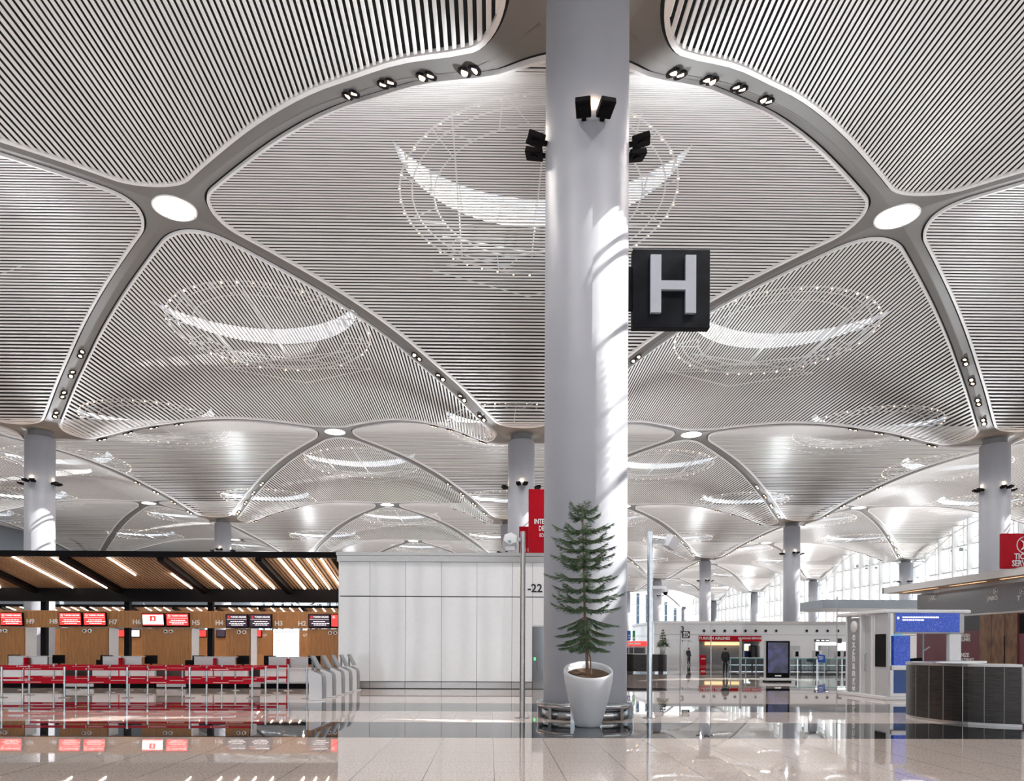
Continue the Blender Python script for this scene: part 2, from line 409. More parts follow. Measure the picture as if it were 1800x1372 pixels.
#@@OBJECTS@@
# ------------------------------------------------------------------ more materials
def woodmat(name, c0, c1, scale=(30, 3, 1.2)):
    m = mat(name, c0, .45, noise=.2); nt = m.node_tree
    mp = [n for n in nt.nodes if n.type == 'MAPPING'][0]; mp.inputs['Scale'].default_value = scale
    rp = [n for n in nt.nodes if n.type == 'VALTORGB'][0]; rp.color_ramp.elements[0].color = (*c1, 1); rp.color_ramp.elements[1].color = (*c0, 1)
    [n for n in nt.nodes if n.type == 'TEX_NOISE'][0].inputs['Scale'].default_value = 1.5
    return m
M['wood'] = woodmat('oak_slats', (.62, .33, .13), (.42, .20, .075))
M['wood_dark'] = woodmat('walnut', (.32, .17, .085), (.13, .062, .035))
M['wood_canopy'] = woodmat('canopy_oak', (.60, .40, .25), (.42, .27, .16))
M['tube'] = mat('tube_light', (1, .93, .85), .5, emit=(1, .84, .70), estr=14, noise=.01, sample=True)
M['red_screen'] = mat('red_screen', (.8, .03, .03), .3, emit=(.95, .045, .04), estr=1.0, noise=.02)
M['white_screen'] = mat('white_screen', (.9, .9, .9), .3, emit=(1, .97, .97), estr=1.0, noise=.02)
M['dark_screen'] = mat('dark_screen', (.02, .012, .02), .25, emit=(.03, .015, .03), estr=1.0, noise=.1)
M['screen_text'] = mat('screen_text', (.9, .9, .9), .4, emit=(1, .95, .95), estr=.9, noise=.01)
M['white_board'] = mat('lit_board', (.9, .9, .9), .3, emit=(1, 1, 1), estr=1.6, noise=.01)
M['letter'] = mat('white_letter', (.93, .925, .92), .4, noise=.02)
M['ink'] = mat('black_letter', (.01, .01, .012), .4, noise=.05)
M['grey_letter'] = mat('sign_letter_grey', (.36, .375, .43), .4, noise=.02)
M['sign_black'] = mat('sign_black', (.007, .008, .011), .55, noise=.6, nscale=1.5, spec=.1)
M['red'] = mat('red_paint', (.50, .002, .014), .5, noise=.04, spec=.15)
M['belt'] = mat('red_belt', (.52, .003, .02), .6, noise=.06, nscale=20, spec=.2)
M['maroon'] = mat('maroon_panel', (.17, .035, .05), .3, noise=.05)
M['grey'] = mat('mid_grey', (.30, .31, .33), .4, noise=.05)
M['lgrey'] = mat('light_grey', (.55, .56, .58), .4, noise=.03)
M['dgrey'] = mat('charcoal', (.05, .05, .055), .4, noise=.1)
M['band'] = mat('grey_glass_band', (.30, .31, .34), .12, noise=.05)
M['teal'] = mat('teal_glass_edge', (.06, .42, .38), .15, noise=.03)
M['blue'] = mat('blue_panel', (.012, .07, .30), .3, noise=.05)
M['ltblue'] = mat('pale_blue_panel', (.22, .55, .75), .3, emit=(.25, .6, .8), estr=.35, noise=.03)
M['pot'] = mat('pot_white', (.72, .73, .76), .35, noise=.02)
M['soil'] = mat('soil', (.10, .055, .03), .9, noise=.5, nscale=30, bump=.6)
M['bark'] = mat('bark', (.22, .13, .085), .8, noise=.3, nscale=12, stretch=(1, 1, .3))
M['leaf'] = mat('pine_needles', (.075, .135, .06), .55, noise=.4, nscale=5)
M['steel_wall'] = mat('white_panel_gloss', (.86, .87, .88), .06, noise=.015, spec=.6)
M['skin'] = mat('skin', (.45, .28, .2), .5, noise=.05)
M['clothes'] = mat('dark_clothes', (.03, .033, .04), .8, noise=.3)
M['hair'] = mat('hair', (.02, .016, .014), .6, noise=.2)
M['green_led'] = mat('green_led', (.1, .8, .2), .4, emit=(.1, .9, .2), estr=1, noise=.01)
M['green'] = mat('green_sign', (.02, .35, .1), .4, noise=.05)
M['blue_sign'] = mat('blue_sign', (.02, .12, .5), .4, noise=.05)
M['dark_metal'] = mat('dark_brushed_metal', (.05, .043, .04), .36, .8, noise=.5, nscale=3, stretch=(1.2, 1.2, 40))
M['gold'] = mat('warm_strip', (1, .6, .3), .5, emit=(1, .6, .3), estr=1.2, noise=.01)
def confetti():
    m = mat('blue_confetti_screen', (.01, .05, .4), .3, emit=(0, 0, 0), estr=1); nt = m.node_tree; N = nt.nodes; L = nt.links; b = N['Principled BSDF']
    tc = N.new('ShaderNodeTexCoord'); vz = N.new('ShaderNodeTexVoronoi'); vz.inputs['Scale'].default_value = 26; L.new(tc.outputs['Object'], vz.inputs['Vector'])
    rp = N.new('ShaderNodeValToRGB'); e = rp.color_ramp.elements
    e[0].color = (.45, .62, .9, 1); e[0].position = .06; e[1].color = (.008, .06, .34, 1); e[1].position = .30
    L.new(vz.outputs['Distance'], rp.inputs[0])
    nz = N.new('ShaderNodeTexNoise'); nz.inputs['Scale'].default_value = 9; L.new(tc.outputs['Object'], nz.inputs['Vector'])
    mx = N.new('ShaderNodeMixRGB'); L.new(nz.outputs['Fac'], mx.inputs[0]); mx.inputs[1].default_value = (.015, .03, .30, 1); L.new(rp.outputs[0], mx.inputs[2])
    L.new(mx.outputs[0], b.inputs['Emission Color']); L.new(mx.outputs[0], b.inputs['Base Color']); return m
M['confetti'] = confetti(); M['confetti'].node_tree.nodes['Principled BSDF'].inputs['Emission Strength'].default_value = .55
def totem_screen():
    m = mat('night_screen', (.01, .01, .03), .12, emit=(0, 0, 0), estr=1); nt = m.node_tree; N = nt.nodes; L = nt.links; b = N['Principled BSDF']
    tc = N.new('ShaderNodeTexCoord'); nz = N.new('ShaderNodeTexNoise'); nz.inputs['Scale'].default_value = 2.2; nz.inputs['Detail'].default_value = 4; L.new(tc.outputs['Object'], nz.inputs['Vector'])
    rp = N.new('ShaderNodeValToRGB'); e = rp.color_ramp.elements; e[0].position = .42; e[0].color = (.006, .006, .02, 1); e[1].position = .75; e[1].color = (.10, .08, .32, 1)
    L.new(nz.outputs['Fac'], rp.inputs[0]); L.new(rp.outputs[0], b.inputs['Emission Color']); return m
M['totem'] = totem_screen(); M['totem'].node_tree.nodes['Principled BSDF'].inputs['Emission Strength'].default_value = .4
# text -> plain mesh, laid in local x (reading) / z (up), facing -y
def text_mb(s, size, depth=.02, align='CENTER', spacing=1.0):
    cu = bpy.data.curves.new('t', 'FONT'); cu.body = s; cu.size = size; cu.extrude = depth / 2; cu.align_x = align; cu.align_y = 'CENTER'; cu.resolution_u = 2; cu.space_character = spacing; cu.space_line = .85; cu.offset = size * .022
    o = bpy.data.objects.new('t', cu); COL.objects.link(o); dg = bpy.context.evaluated_depsgraph_get(); dg.update()
    me = bpy.data.meshes.new_from_object(o.evaluated_get(dg)); mb = MB()
    mb.add([(v.co.x, -v.co.z, v.co.y) for v in me.vertices], [tuple(p.vertices) for p in me.polygons])
    bpy.data.objects.remove(o); bpy.data.curves.remove(cu); bpy.data.meshes.remove(me)
    return mb
def text(name, s, size, m, parent, loc, rz=0, depth=.02, align='CENTER', bold=0):
    o = text_mb(s, size, depth, align).build(name, m, parent, loc); o.rotation_euler = (0, 0, rz); return o
def emblem(name, r, m, parent, loc, rz=0):                      # ring with a stylised bird inside
    mb = MB(); n = 28
    vs = [((r if k % 2 == 0 else r*.91) * math.cos(2*PI*(k//2)/n), 0, (r if k % 2 == 0 else r*.91) * math.sin(2*PI*(k//2)/n)) for k in range(2*n)]
    vs += [(x, .015, z) for x, y, z in vs]; N2 = 2*n
    for k in range(n):
        a, b, c, d = 2*k, 2*k+1, (2*k+3) % N2, (2*k+2) % N2
        mb.add([vs[a], vs[b], vs[c], vs[d]], [(0, 1, 2, 3)]); mb.add([vs[a+N2], vs[b+N2], vs[c+N2], vs[d+N2]], [(3, 2, 1, 0)])
        mb.add([vs[a], vs[d], vs[d+N2], vs[a+N2]], [(0, 1, 2, 3)])
    bird = [(-.60, .64), (-.28, .46), (.06, .38), (.26, .08), (.18, -.16), (.96, -.06), (.95, -.16), (.14, -.32), (-.58, -.62), (-.26, -.22), (-.22, .2)]
    mb.prism([(x*r, z*r) for x, z in bird], -.015, 0, Matrix(((1, 0, 0, 0), (0, 0, 1, 0), (0, 1, 0, 0), (0, 0, 0, 1))))
    o = mb.build(name, m, parent, loc); o.rotation_euler = (0, 0, rz); return o
ORD = ['nearest', 'second', 'third', 'farthest']
# ------------------------------------------------------------------ columns
CN = {(0, 0): ('the big foreground column', 'huge white round column in the foreground behind the potted pine'),
      (-1, 1): ('the far left column', 'white round column at the far left rising behind the wooden canopy'),
      (0, 1): ('the red board column', 'white round column behind the red board, left of the big column'),
      (1, 1): ('the ticket sign column', 'white round column at the far right behind the red ticket sign'),
      (-1, 2): ('the canopy column', 'short visible white column above the dark canopy edge, left half'),
      (0, 2): ('the half hidden column', 'white column half hidden behind the column next to the red board'),
      (1, 2): ('the totem column', 'white round column rising behind the black display totem'),
      (1, 3): ('the far hall column', 'white column over the far grey wall, next one left of the totem column'),
      (1, 4): ('the right pole column', 'distant white column just right of the right steel camera pole'),
      (1, 5): ('the end window column', 'most distant white column beside the big column, before the end window'),
      (2, 3): ('the column above the booth', 'white column at the window wall above the exchange booth'),
      (2, 4): ('the second facade column', 'white column at the window wall, just right of the totem column'),
      (2, 5): ('the third facade column', 'far white column at the window wall, just left of the totem column'),
      (2, 6): ('the fourth facade column', 'very far white column at the window wall, right of the thin pole'),
      (2, 7): ('the end facade column', 'farthest white column in the corner of the window walls')}
for (i, j), (nm, lb) in CN.items():
    column(i, j, lb)
# ring bumper round the near column
br = thing('bumper_rail', 'low round steel bumper rail circling the foot of the big column', 'bumper rail', (X0, Y0, 0))
MB().lathe([(1.10, .27), (1.16, .27), (1.18, .30), (1.18, .36), (1.15, .39), (1.08, .39), (1.06, .36), (1.06, .29), (1.10, .27)], 64).build('rail', M['chrome'], br)
MB().lathe([(1.015, .0), (1.05, .0), (1.05, .22), (1.015, .22)], 64).build('kick_plate', M['chrome'], br)
for k in range(12):
    a = 2*PI*(k + .3)/12; MB().box(-.06, .06, -.05, .05, 0, .3, Matrix.Translation((1.11*math.cos(a), 1.11*math.sin(a), 0)) @ Matrix.Rotation(a, 4, 'Z')).build('leg', M['chrome'], br)
# floodlights on the columns
hz = 13.72
hm = MB().bbox(-.17, .17, -.48, -.06, -.07, .07, .015); hm.cyl(0, -.27, -.10, -.07, .10, 16)
hm = hm.mesh('housing', M['black'])
bm_ = MB().box(-.05, .05, -.08, .02, -.05, .02).mesh('bracket', M['black'])
lm_ = MB().box(-.14, .14, -.44, -.10, .068, .074).mesh('lens', M['lamp'])
SIDE = {0: 'right', 90: 'back', 180: 'left', 270: 'front'}
fl_seen = {(0, 0): (0, 180, 270), (-1, 1): (0, 180, 270), (0, 1): (0, 180, 270), (1, 1): (0, 180, 270), (-1, 2): (0, 180, 270), (1, 2): (0, 180, 270), (1, 3): (0, 180, 270), (1, 4): (0, 180, 270), (2, 3): (180, 270), (0, 2): (180, 270)}
for (i, j), sides in fl_seen.items():
    for a in sides:
        for s in (-1, 1):
            ar = math.radians(a); off = s * .205
            t = thing('floodlight', 'black box floodlight on the %s side of %s, its %s one' % (SIDE[a], CN[(i, j)][0], {(270, -1): 'left', (270, 1): 'right'}.get((a, s), 'nearer' if (s < 0) == (a == 0) else 'farther')), 'floodlight',
                      (X0 + MOD*i + 1.0*math.cos(ar) - off*math.sin(ar), Y0 + MOD*j + 1.0*math.sin(ar) + off*math.cos(ar), hz), 0, 'black floodlights on the columns')
            t.rotation_euler = (math.radians(-12), 0, ar + PI/2 + s * math.radians(11))
            for me in (hm, bm_, lm_):
                o = bpy.data.objects.new(me.name, me); COL.objects.link(o); o.parent = t
            if j < 3 and s == 1:
                spot('floodlight_glow', (X0 + MOD*i + 1.16*math.cos(ar), Y0 + MOD*j + 1.16*math.sin(ar), hz + .12), (-.25*math.cos(ar), -.25*math.sin(ar), 1), 110, 95, (1, .70, .46), 1, .03)
# round ceiling lights
DN = {(0, 0): 'large round glowing ceiling light at upper left, left of the big column', (1, 0): 'large round glowing ceiling light at upper right, right of the sign',
      (0, 1): 'round ceiling light in the second row, left of the big column', (1, 1): 'round ceiling light in the second row, just right of the big column',
      (0, 2): 'small round ceiling light in the third row above the white wall', (1, 2): 'small round ceiling light in the third row beside the big column',
      (-1, 2): 'small round ceiling light at the far left of the third row', (0, 3): 'tiny round ceiling light in the fourth row above the white wall',
      (-1, 3): 'tiny round ceiling light in the fourth row above the wooden canopy', (2, 2): 'round ceiling light in the third row near the window wall', (2, 3): 'tiny round ceiling light in the fourth row near the window wall'}
dm = MB().lathe([(1e-4, 0), (.98, 0)], 40).mesh('diffuser', M['disc']); dr = MB().lathe([(.98, .02), (.98, -.02), (1.05, -.02), (1.05, .1)], 40).mesh('frame', M['trim'])
for (i, j), lb in DN.items():
    t = thing('ceiling_light', lb, 'ceiling light', (X0 + MOD*(i - .5), Y0 + MOD*(j + .5), prof(18) + .055), group='round ceiling lights')
    for me in (dm, dr):
        o = bpy.data.objects.new(me.name, me); COL.objects.link(o); o.parent = t
# twin spotlights in the ribs
bz = MB().lathe([(.165, .06), (.205, .03), (.205, -.03), (.185, -.035), (.17, -.02), (.165, .05), (1e-4, .05)], 20).mesh('bezel', M['black'])
lp = MB().lathe([(1e-4, -.012), (.10, -.012), (.10, .04)], 14, M=Matrix.Rotation(.5, 4, 'X')).mesh('lamp', M['lamp'])
pr = MB()
for q in (-.24, .24): pr.cyl(q, 0, -.03, .05, .2, 10); 
pr = pr.mesh('twin_spotlight', M['black'])
RIBS = {(1, 1): 'right rear', (-1, 1): 'left rear', (-1, -1): 'left front', (1, -1): 'right front'}
def vis(p):
    q = CM.inverted() @ Vector(p)
    if q.z > -2: return False
    u, v = CX + FPX*q.x/-q.z, YH - FPX*q.y/-q.z
    return -10 < u < 1810 and -10 < v < 1000
for (i, j) in CN:
    if j > 5: continue
    for (sx_, sy_), rn in RIBS.items():
        for k, s in enumerate((2.95, 4.3, 5.7, 7.15)):
            x, y = X0 + MOD*i + sx_*s, Y0 + MOD*j + sy_*s
            if not vis((x, y, prof(s))): continue
            if i == 2 and sx_ == 1: continue
            sl = (prof(s + .1) - prof(s - .1)) / (.2 * 2**.5)
            t = thing('twin_spotlight', 'twin spotlight in the %s rib of %s, %s out' % (rn, CN[(i, j)][0], ORD[k] if k < 3 else 'fourth'), 'spotlight', (x, y, prof(s) + .05), 0, 'twin spotlights in the grey ribs')
            ang = math.atan2(sy_, sx_); t.rotation_euler = (Matrix.Rotation(ang, 4, 'Z') @ Matrix.Rotation(-math.atan(sl), 4, 'Y')).to_euler()
            for q in (-.22, .22):
                for me in (bz, lp):
                    o = bpy.data.objects.new(me.name, me); COL.objects.link(o); o.parent = t; o.location = (q, 0, 0)
                    if me is lp: o.rotation_euler = (0, 0, random.choice((0, PI/2, PI)) - ang); o.location = (q, 0, -.01)
# ------------------------------------------------------------------ H sign on the near column
p0, p1 = at(1112, 575, 16.9), at(1248.5, 438.5, 16.9)
sg = thing('letter_sign', 'square black sign with a big grey letter H on the big column', 'sign', (p0.x, 16.9, p0.z))
Wd, Hd = p1.x - p0.x, p1.z - p0.z
MB().bbox(0, Wd, 0, .22, 0, Hd, .01).build('panel', M['sign_black'], sg)
MB().box(-.35, .01, .05, .17, Hd*.24, Hd*.78).build('bracket', M['sign_black'], sg)
lx0, lx1, lz0, lz1 = Wd*.222, Wd*.806, Hd*.17, Hd*.905; st = Wd*.135
MB().prism([(lx0, lz0), (lx0 + st, lz0), (lx0 + st, lz0 + (lz1-lz0)*.40), (lx1 - st, lz0 + (lz1-lz0)*.40), (lx1 - st, lz0), (lx1, lz0), (lx1, lz1), (lx1 - st, lz1), (lx1 - st, lz0 + (lz1-lz0)*.555), (lx0 + st, lz0 + (lz1-lz0)*.555), (lx0 + st, lz1), (lx0, lz1)], -.09, 0, Matrix(((1, 0, 0, 0), (0, 0, 1, 0), (0, 1, 0, 0), (0, 0, 0, 1)))).build('letter', M['grey_letter'], sg)
# ------------------------------------------------------------------ pot and pine
pc = gnd(1034, 1278.5); pc.y += .25; pc.x = at(1034, 1200, pc.y).x
PX, PY = pc.x, pc.y
pot = thing('planter_pot', 'tall white tapered planter pot with slanted rim before the big column', 'planter', (PX, PY, 0))
def rimz(p): return p.z + .17 * (p.y) * max(0, (p.z - .3) / .9)
prof_pot = [(1e-4, .0), (.24, .0), (.27, .03), (.30, .12), (.37, .37), (.425, .58), (.465, .77), (.505, .98), (.52, 1.13), (.518, 1.185), (.505, 1.205), (.48, 1.195), (.46, 1.15), (.45, 1.06)]
MB().lathe(prof_pot, 48, fz=lambda p: p.z + .32 * p.y * max(0, p.z - .2) / 1.0).build('pot', M['pot'], pot)
sb = MB()
R_, N_ = 6, 40
vs = [(0, 0, 1.12)] + [((.455*r/R_)*math.cos(2*PI*k/N_), (.455*r/R_)*math.sin(2*PI*k/N_), 1.09 + .29*(.455*r/R_)*math.sin(2*PI*k/N_) + random.uniform(0, .022)*(r < R_)) for r in range(1, R_+1) for k in range(N_)]
fs = [(0, 1 + k, 1 + (k+1) % N_) for k in range(N_)] + [(1 + (r-1)*N_ + k, 1 + r*N_ + k, 1 + r*N_ + (k+1) % N_, 1 + (r-1)*N_ + (k+1) % N_) for r in range(1, R_) for k in range(N_)]
sb.add(vs, fs, True).build('soil', M['soil'], pot)
tree = thing('pine_tree', 'tall young pine with layered drooping branches growing in the white pot', 'tree', (PX, PY, 1.1))
tp = [Vector((PX - .02, PY, 1.1))]
for u, v in ((1031.5, 1150), (1028, 1080), (1027, 1030), (1025.5, 980), (1024.5, 930), (1024, 905), (1024, 887)):
    q = at(u, v, PY); tp.append(q)
rel = [q - Vector((PX, PY, 1.1)) for q in tp]
tk = MB(); tk.tube(rel, .03, 8, rs=[.034, .031, .027, .023, .018, .012, .008, .004])
tk.tube([rel[0] + Vector((.075, -.03, 0)), rel[0] + Vector((.06, -.03, .35)), rel[1] + Vector((.02, -.02, .1))], .016, 6)
tk.build('trunk', M['bark'], tree)
lf = MB(); br_ = MB()
TIERS = [(893, 1004, 1048), (908, 1003, 1052), (930, 974, 1076), (948, 975, 1081), (964, 979, 1082), (980, 973, 1080), (993, 990, 1072), (1015, 962, 1083), (1034, 971, 1085), (1051, 971, 1099), (1069, 971, 1093), (1083, 983, 1083), (1099, 979, 1076), (1113, 979, 1076), (1125, 985, 1070)]
def trunk_at(v):
    q = at(1028, v, PY); z = q.z - 1.1
    for a, b in zip(rel, rel[1:]):
        if a.z <= z <= b.z: return a.lerp(b, (z - a.z) / (b.z - a.z))
    return rel[-1].copy()
def needles(p, d, L, n):
    side = d.cross(Vector((0, 0, 1))).normalized()
    for k in range(n):
        for sgn in (-1, 1):
            b = p + d * (L * (k + random.random()) / n)
            dr = (d * .6 + side * sgn * random.uniform(.2, .8) + Vector((0, 0, random.uniform(-.75, .12)))).normalized() * random.uniform(.04, .075)
            wv = d.cross(dr).normalized() * .005
            lf.add([b - wv, b + wv, b + dr], [(0, 1, 2)])
random.seed(11)
for ti, (v, ul, ur) in enumerate(TIERS):
    base = trunk_at(v); low = ti > 10
    Ll, Lr = (base.x + PX) - at(ul, v, PY).x, at(ur, v, PY).x - (base.x + PX)
    angs = [0, .55, -.5, PI, PI + .5, PI - .55, PI/2, -PI/2] if ti > 1 else [0, PI, PI*.6, -PI*.4]
    for a in angs:
        a += random.uniform(-.13, .13)
        ca = math.cos(a); L = (Lr if ca > 0 else Ll) * (random.uniform(.9, 1.0) if abs(ca) > .95 else random.uniform(.55, .85))
        d = Vector((ca, math.sin(a), 0))
        droop = random.uniform(.16, .26) if low else random.uniform(.0, .06)
        sag = random.uniform(.02, .05); lift = 0 if low else random.uniform(.05, .13)
        pts = [base + d * (L * t) + Vector((0, 0, -sag*math.sin(PI*t) - droop * t + lift * t**2.5)) for t in [q/9 for q in range(10)]]
        br_.tube(pts, .006, 5, rs=[.009 - .0065*q/9 for q in range(10)])
        for q in range(2, 10):
            for rep in range(2):
                f = random.random(); p = pts[q-1].lerp(pts[q], f); dd = (pts[q] - pts[q-1]).normalized(); t = (q - 1 + f) / 9
                sd_ = dd.cross(Vector((0, 0, 1))).normalized()
                for sgn in (-1, 1):
                    bl = (.05 + .17*math.sin(PI*min(1, t*.9 + .1))) * random.uniform(.6, 1.1)
                    d2 = (dd * .85 + sd_ * sgn * .7 + Vector((0, 0, random.uniform(-.38, -.05)))).normalized()
                    needles(p, d2, bl, 5)
            needles(pts[q-1], (pts[q] - pts[q-1]).normalized(), L/9, 4)
        needles(pts[-1], (pts[-1] - pts[-2]).normalized(), .07, 5)
br_.build('branches', M['bark'], tree)
lf.build('foliage', M['leaf'], tree)
# ------------------------------------------------------------------ steel camera poles
def pole(u, v, vt, lb):
    g = gnd(u, v); t = thing('camera_pole', lb, 'pole', (g.x, g.y, 0)); top = at(u, vt, g.y).z
    b = MB().cyl(0, 0, 0, top, .064, 24); b.build('post', M['steel'] if u < 1000 else M['chrome'], t)
    MB().cyl(0, 0, 0, .012, .17, 28).build('base_plate', M['steel'], t)
    return t, g
t, g = pole(918, 1261, 934, 'tall steel pole with a white sensor box, left of the big column')
c = at(897, 952, g.y) - g
MB().box(c.x, 0, -.03, .03, c.z + .02, c.z + .1).build('arm', M['lgrey'], t)
hx = MB(); hx.lathe([(1e-3, -.16), (.17, -.15), (.20, 0), (.17, .15), (1e-3, .16)], 6, M=Matrix.Translation((c.x, -.02, c.z)) @ Matrix.Rotation(1.15, 4, 'X') @ Matrix.Rotation(.4, 4, 'Z')); hx.box(c.x - .12, c.x + .1, -.24, -.1, c.z - .23, c.z - .14)
hx.sm = [False]*len(hx.sm); s_ = hx.build('sensor_box', M['pot'], t)
MB().cyl(c.x - .02, -.21, c.z - .02, c.z + .0, .03, 10).build('indicator', M['teal'], s_)
t, g = pole(1141.5, 1261, 934, 'tall steel pole with a camera and white box, right of the big column')
c = at(1180, 953, g.y) - g
MB().box(.0, c.x, -.03, .03, c.z - .02, c.z + .05).build('arm', M['lgrey'], t)
hx = MB().box(-.13, .13, -.12, .12, -.15, .15, Matrix.Translation(c) @ Matrix.Rotation(.5, 4, 'Y') @ Matrix.Rotation(.5, 4, 'Z')); hx.build('sensor_box', M['pot'], t)
c = at(1163, 1036, g.y) - g
MB().box(.0, c.x + .12, -.03, .03, c.z + .02, c.z + .09).build('arm', M['white'], t)
cm_ = MB().cyl(c.x + .08, -.02, c.z - .06, c.z + .02, .08, 16).build('camera', M['white'], t); MB().sphere((c.x + .08, -.05, c.z - .08), .055, 12, 8).build('lens', M['black'], cm_)
# ------------------------------------------------------------------ white panelled wall (end of the check-in island)
WY = 28.3
xl, xr = at(595, 1050, WY).x, 3.0
zt, zu, zg, zb, zk = at(760, 971, WY).z, at(760, 987, WY).z, at(760, 1048, WY).z, at(760, 1197, WY).z, at(760, 1208, WY).z
wc = MB().box(xl + .06, xr, WY + .03, WY + 4.9, 0, zt - .05).build('wall_center', M['dgrey']); struct(wc)
ps = [at(u, 1100, WY).x for u in (595, 650, 712.5, 776, 838, 900, 936)]
wp = MB()
for a, b in zip(ps, ps[1:]): wp.bbox(a + .005, b - .005, WY, WY + .05, zg + .02, zu, .004); wp.bbox(a + .005, b - .005, WY, WY + .05, zb, zg - .02, .004)
wp.bbox(ps[-1] + .005, xr, WY, WY + .05, zg + .02, zu, .004); wp.bbox(ps[-1] + .005, xr, WY, WY + .05, at(940, 1101, WY).z + .05, zg - .02, .004)
wp.box(xl, xl + .06, WY + .02, WY + 4.9, zb, zu)
wp.build('wall_panels', M['steel_wall'], wc)
tr = MB().box(xl - .05, xr, WY - .08, WY + 4.9, zu, zt - .14); tr.box(xl - .08, xr, WY - .12, WY + 4.9, zt - .13, zt); tr.build('steel_cornice', M['steel'], wc)
bb = MB()
for a, b in zip(ps, ps[1:]): bb.box(a + .01, b - .01, WY - .03, WY + .03, .03, zb - .03)
bb.build('steel_skirting', M['steel'], wc)
text('lettering', '-22', .46, M['ink'], wc, (at(927, 1034, WY).x + .0, WY - .005, at(940, 1034, WY).z), align='LEFT')
dr_ = MB().bbox(ps[-1] + .02, ps[-1] + 1.1, WY - .02, WY + .05, .02, at(940, 1101, WY).z, .006).build('door_1', M['chrome']); struct(dr_)
MB().box(ps[-1] - .03, ps[-1] + 1.15, WY - .04, WY + .02, at(940, 1101, WY).z, at(940, 1101, WY).z + .05).build('door_frame', M['lgrey'], dr_)
q = at(940, 1157, WY); MB().box(q.x - .04, q.x + .04, WY - .05, WY - .02, q.z - .07, q.z + .05).build('indicator', M['green_led'], dr_)
q = at(946, 1170, WY); MB().tube([(q.x, WY - .02, q.z - .15), (q.x, WY - .1, q.z - .15), (q.x, WY - .1, q.z + .12), (q.x, WY - .02, q.z + .12)], .015, 6).build('door_handle', M['steel'], dr_)
# ------------------------------------------------------------------ check-in island
CF, CB = 28.3, 32.7
def island(dy, far):
    """canopy and wooden back wall of one check-in island, dy metres further back"""
    who = 'distant' if far else 'near'
    zf1, zf0 = at(300, 969, CF).z, at(300, 979, CF).z
    zb1, zb0 = at(300, 1033.5, CB).z, at(300, 1057, CB).z
    bxs = [at(282, 980, CF).x + 3.9*k for k in ((-5, -4, -3, -2, -1, 0, 1) if not far else tuple(range(-9, 3)))]
    x0, x1 = bxs[0] - 2.0, xl - .08 if not far else bxs[-1] + 2
    t = thing('canopy', 'dark framed sloping wooden canopy with light tubes over the check-in desks' if not far else 'distant wooden canopy seen through the gaps behind the check-in desks', 'canopy', (0, dy, 0))
    MB().box(x0, x1, CF - .12, CF + .12, zf0, zf1).build('front_fascia', M['black'], t)
    MB().box(x0, x1, CB, CB + .28, zb0, zb1).build('back_beam', M['black'], t)
    MB().box(x0, x1, CF, CB, zf1 - .06, zf1 - .02, Matrix(((1, 0, 0, 0), (0, 1, 0, 0), (0, (zb1 - zf1 + .05)/(CB - CF), 1, -CF*(zb1 - zf1 + .05)/(CB - CF)), (0, 0, 0, 1)))).build('roof_sheet', M['black'], t)
    za, zb_ = zf0 + .08, zb1 - .02
    SH_ = Matrix(((1, 0, 0, 0), (0, 1, 0, 0), (0, (zb_ - za)/(CB - CF), 1, za - CF*(zb_ - za)/(CB - CF)), (0, 0, 0, 1)))
    for x in bxs:
        MB().box(x - .13, x + .13, CF, CB, -.22, .1, SH_).build('beam', M['black'], t)
    edges = [x0] + bxs + [x1]
    for a, b in zip(edges, edges[1:]):
        if b - a < .4: continue
        mb = MB(); n = int((b - a - .3) / .15)
        for k in range(n): mb.box(a + .16 + k*.15, a + .16 + k*.15 + .082, CF + .12, CB - .02, 0, .07, SH_)
        mb.build('wood_slats', M['wood_canopy'], t)
    tubes = [(487, 0, 1), (512, 0, 1), (537, 0, 1), (562, 0, 1), (320, 0, 1), (355, 0, 1), (390, 0, 1), (425, 0, 1), (185, 0, .55), (258, .5, 1), (17, 0, 1), (86, 0, 1), (-60, 0, 1), (-130, 0, 1), (-200, 0, 1), (-290, 0, 1)]
    if far: tubes = [(281 + 170*b + 38*k, 0, 1) for b in range(-9, 3) for k in range(1, 5)]
    for u, t0, t1 in tubes:
        x = at(u, 980, CF).x
        if x + .3 > x1: continue
        MB().box(x - .018, x + .018, CF + .15 + t0*(CB - CF - .3), CF + .15 + t1*(CB - CF - .3), -.05, .0, SH_).build('light_tube', M['tube'], t)
    for x in bxs[:-1] if not far else bxs:
        MB().box(x - .12, x + .12, CB + .6, CB + .84, 0, zb1).build('post', M['black'], t)
    return bxs, t
bxs, canopy = island(0, False)
WB = 33.0
bt, bb0 = at(300, 1075, WB).z, at(300, 1103, WB).z
bx0, bx1 = bxs[0] - 2, xl - .02
band = thing('wood_fascia', 'long slatted oak band carrying the white counter numbers', 'fascia', (0, WB, 0))
def slatwall(x0, x1, y0, z0, z1, pitch=.062, d=.035):
    mb = MB(); n = int((x1 - x0) / pitch)
    for k in range(n): mb.box(x0 + k*pitch, x0 + k*pitch + pitch*.66, y0 - d, y0, z0, z1)
    return mb
slatwall(bx0, bx1, 0, bb0, bt).build('slats', M['wood'], band)
MB().box(bx0, bx1, 0, .18, bb0, bt).build('backing', M['wood_dark'], band)
MB().box(bx0, bx1, -.045, .2, bt, bt + .045).build('cap', M['wood'], band)
for s, ua, ub, vv in (('H9', 48, 61, 1092), ('H8', 88.5, 102, 1092), ('H7', 193, 206.6, 1093), ('H6', 234, 248, 1093), ('H5', 339, 351.5, 1094.3), ('H4', 379.5, 393, 1094.5), ('H3', 484, 497, 1095.5), ('H2', 525, 538, 1095.7)):
    q = at((ua + ub)/2, vv, WB); text('counter_number', s, .31, M['letter'], band, (q.x, -.05, q.z), depth=.03)
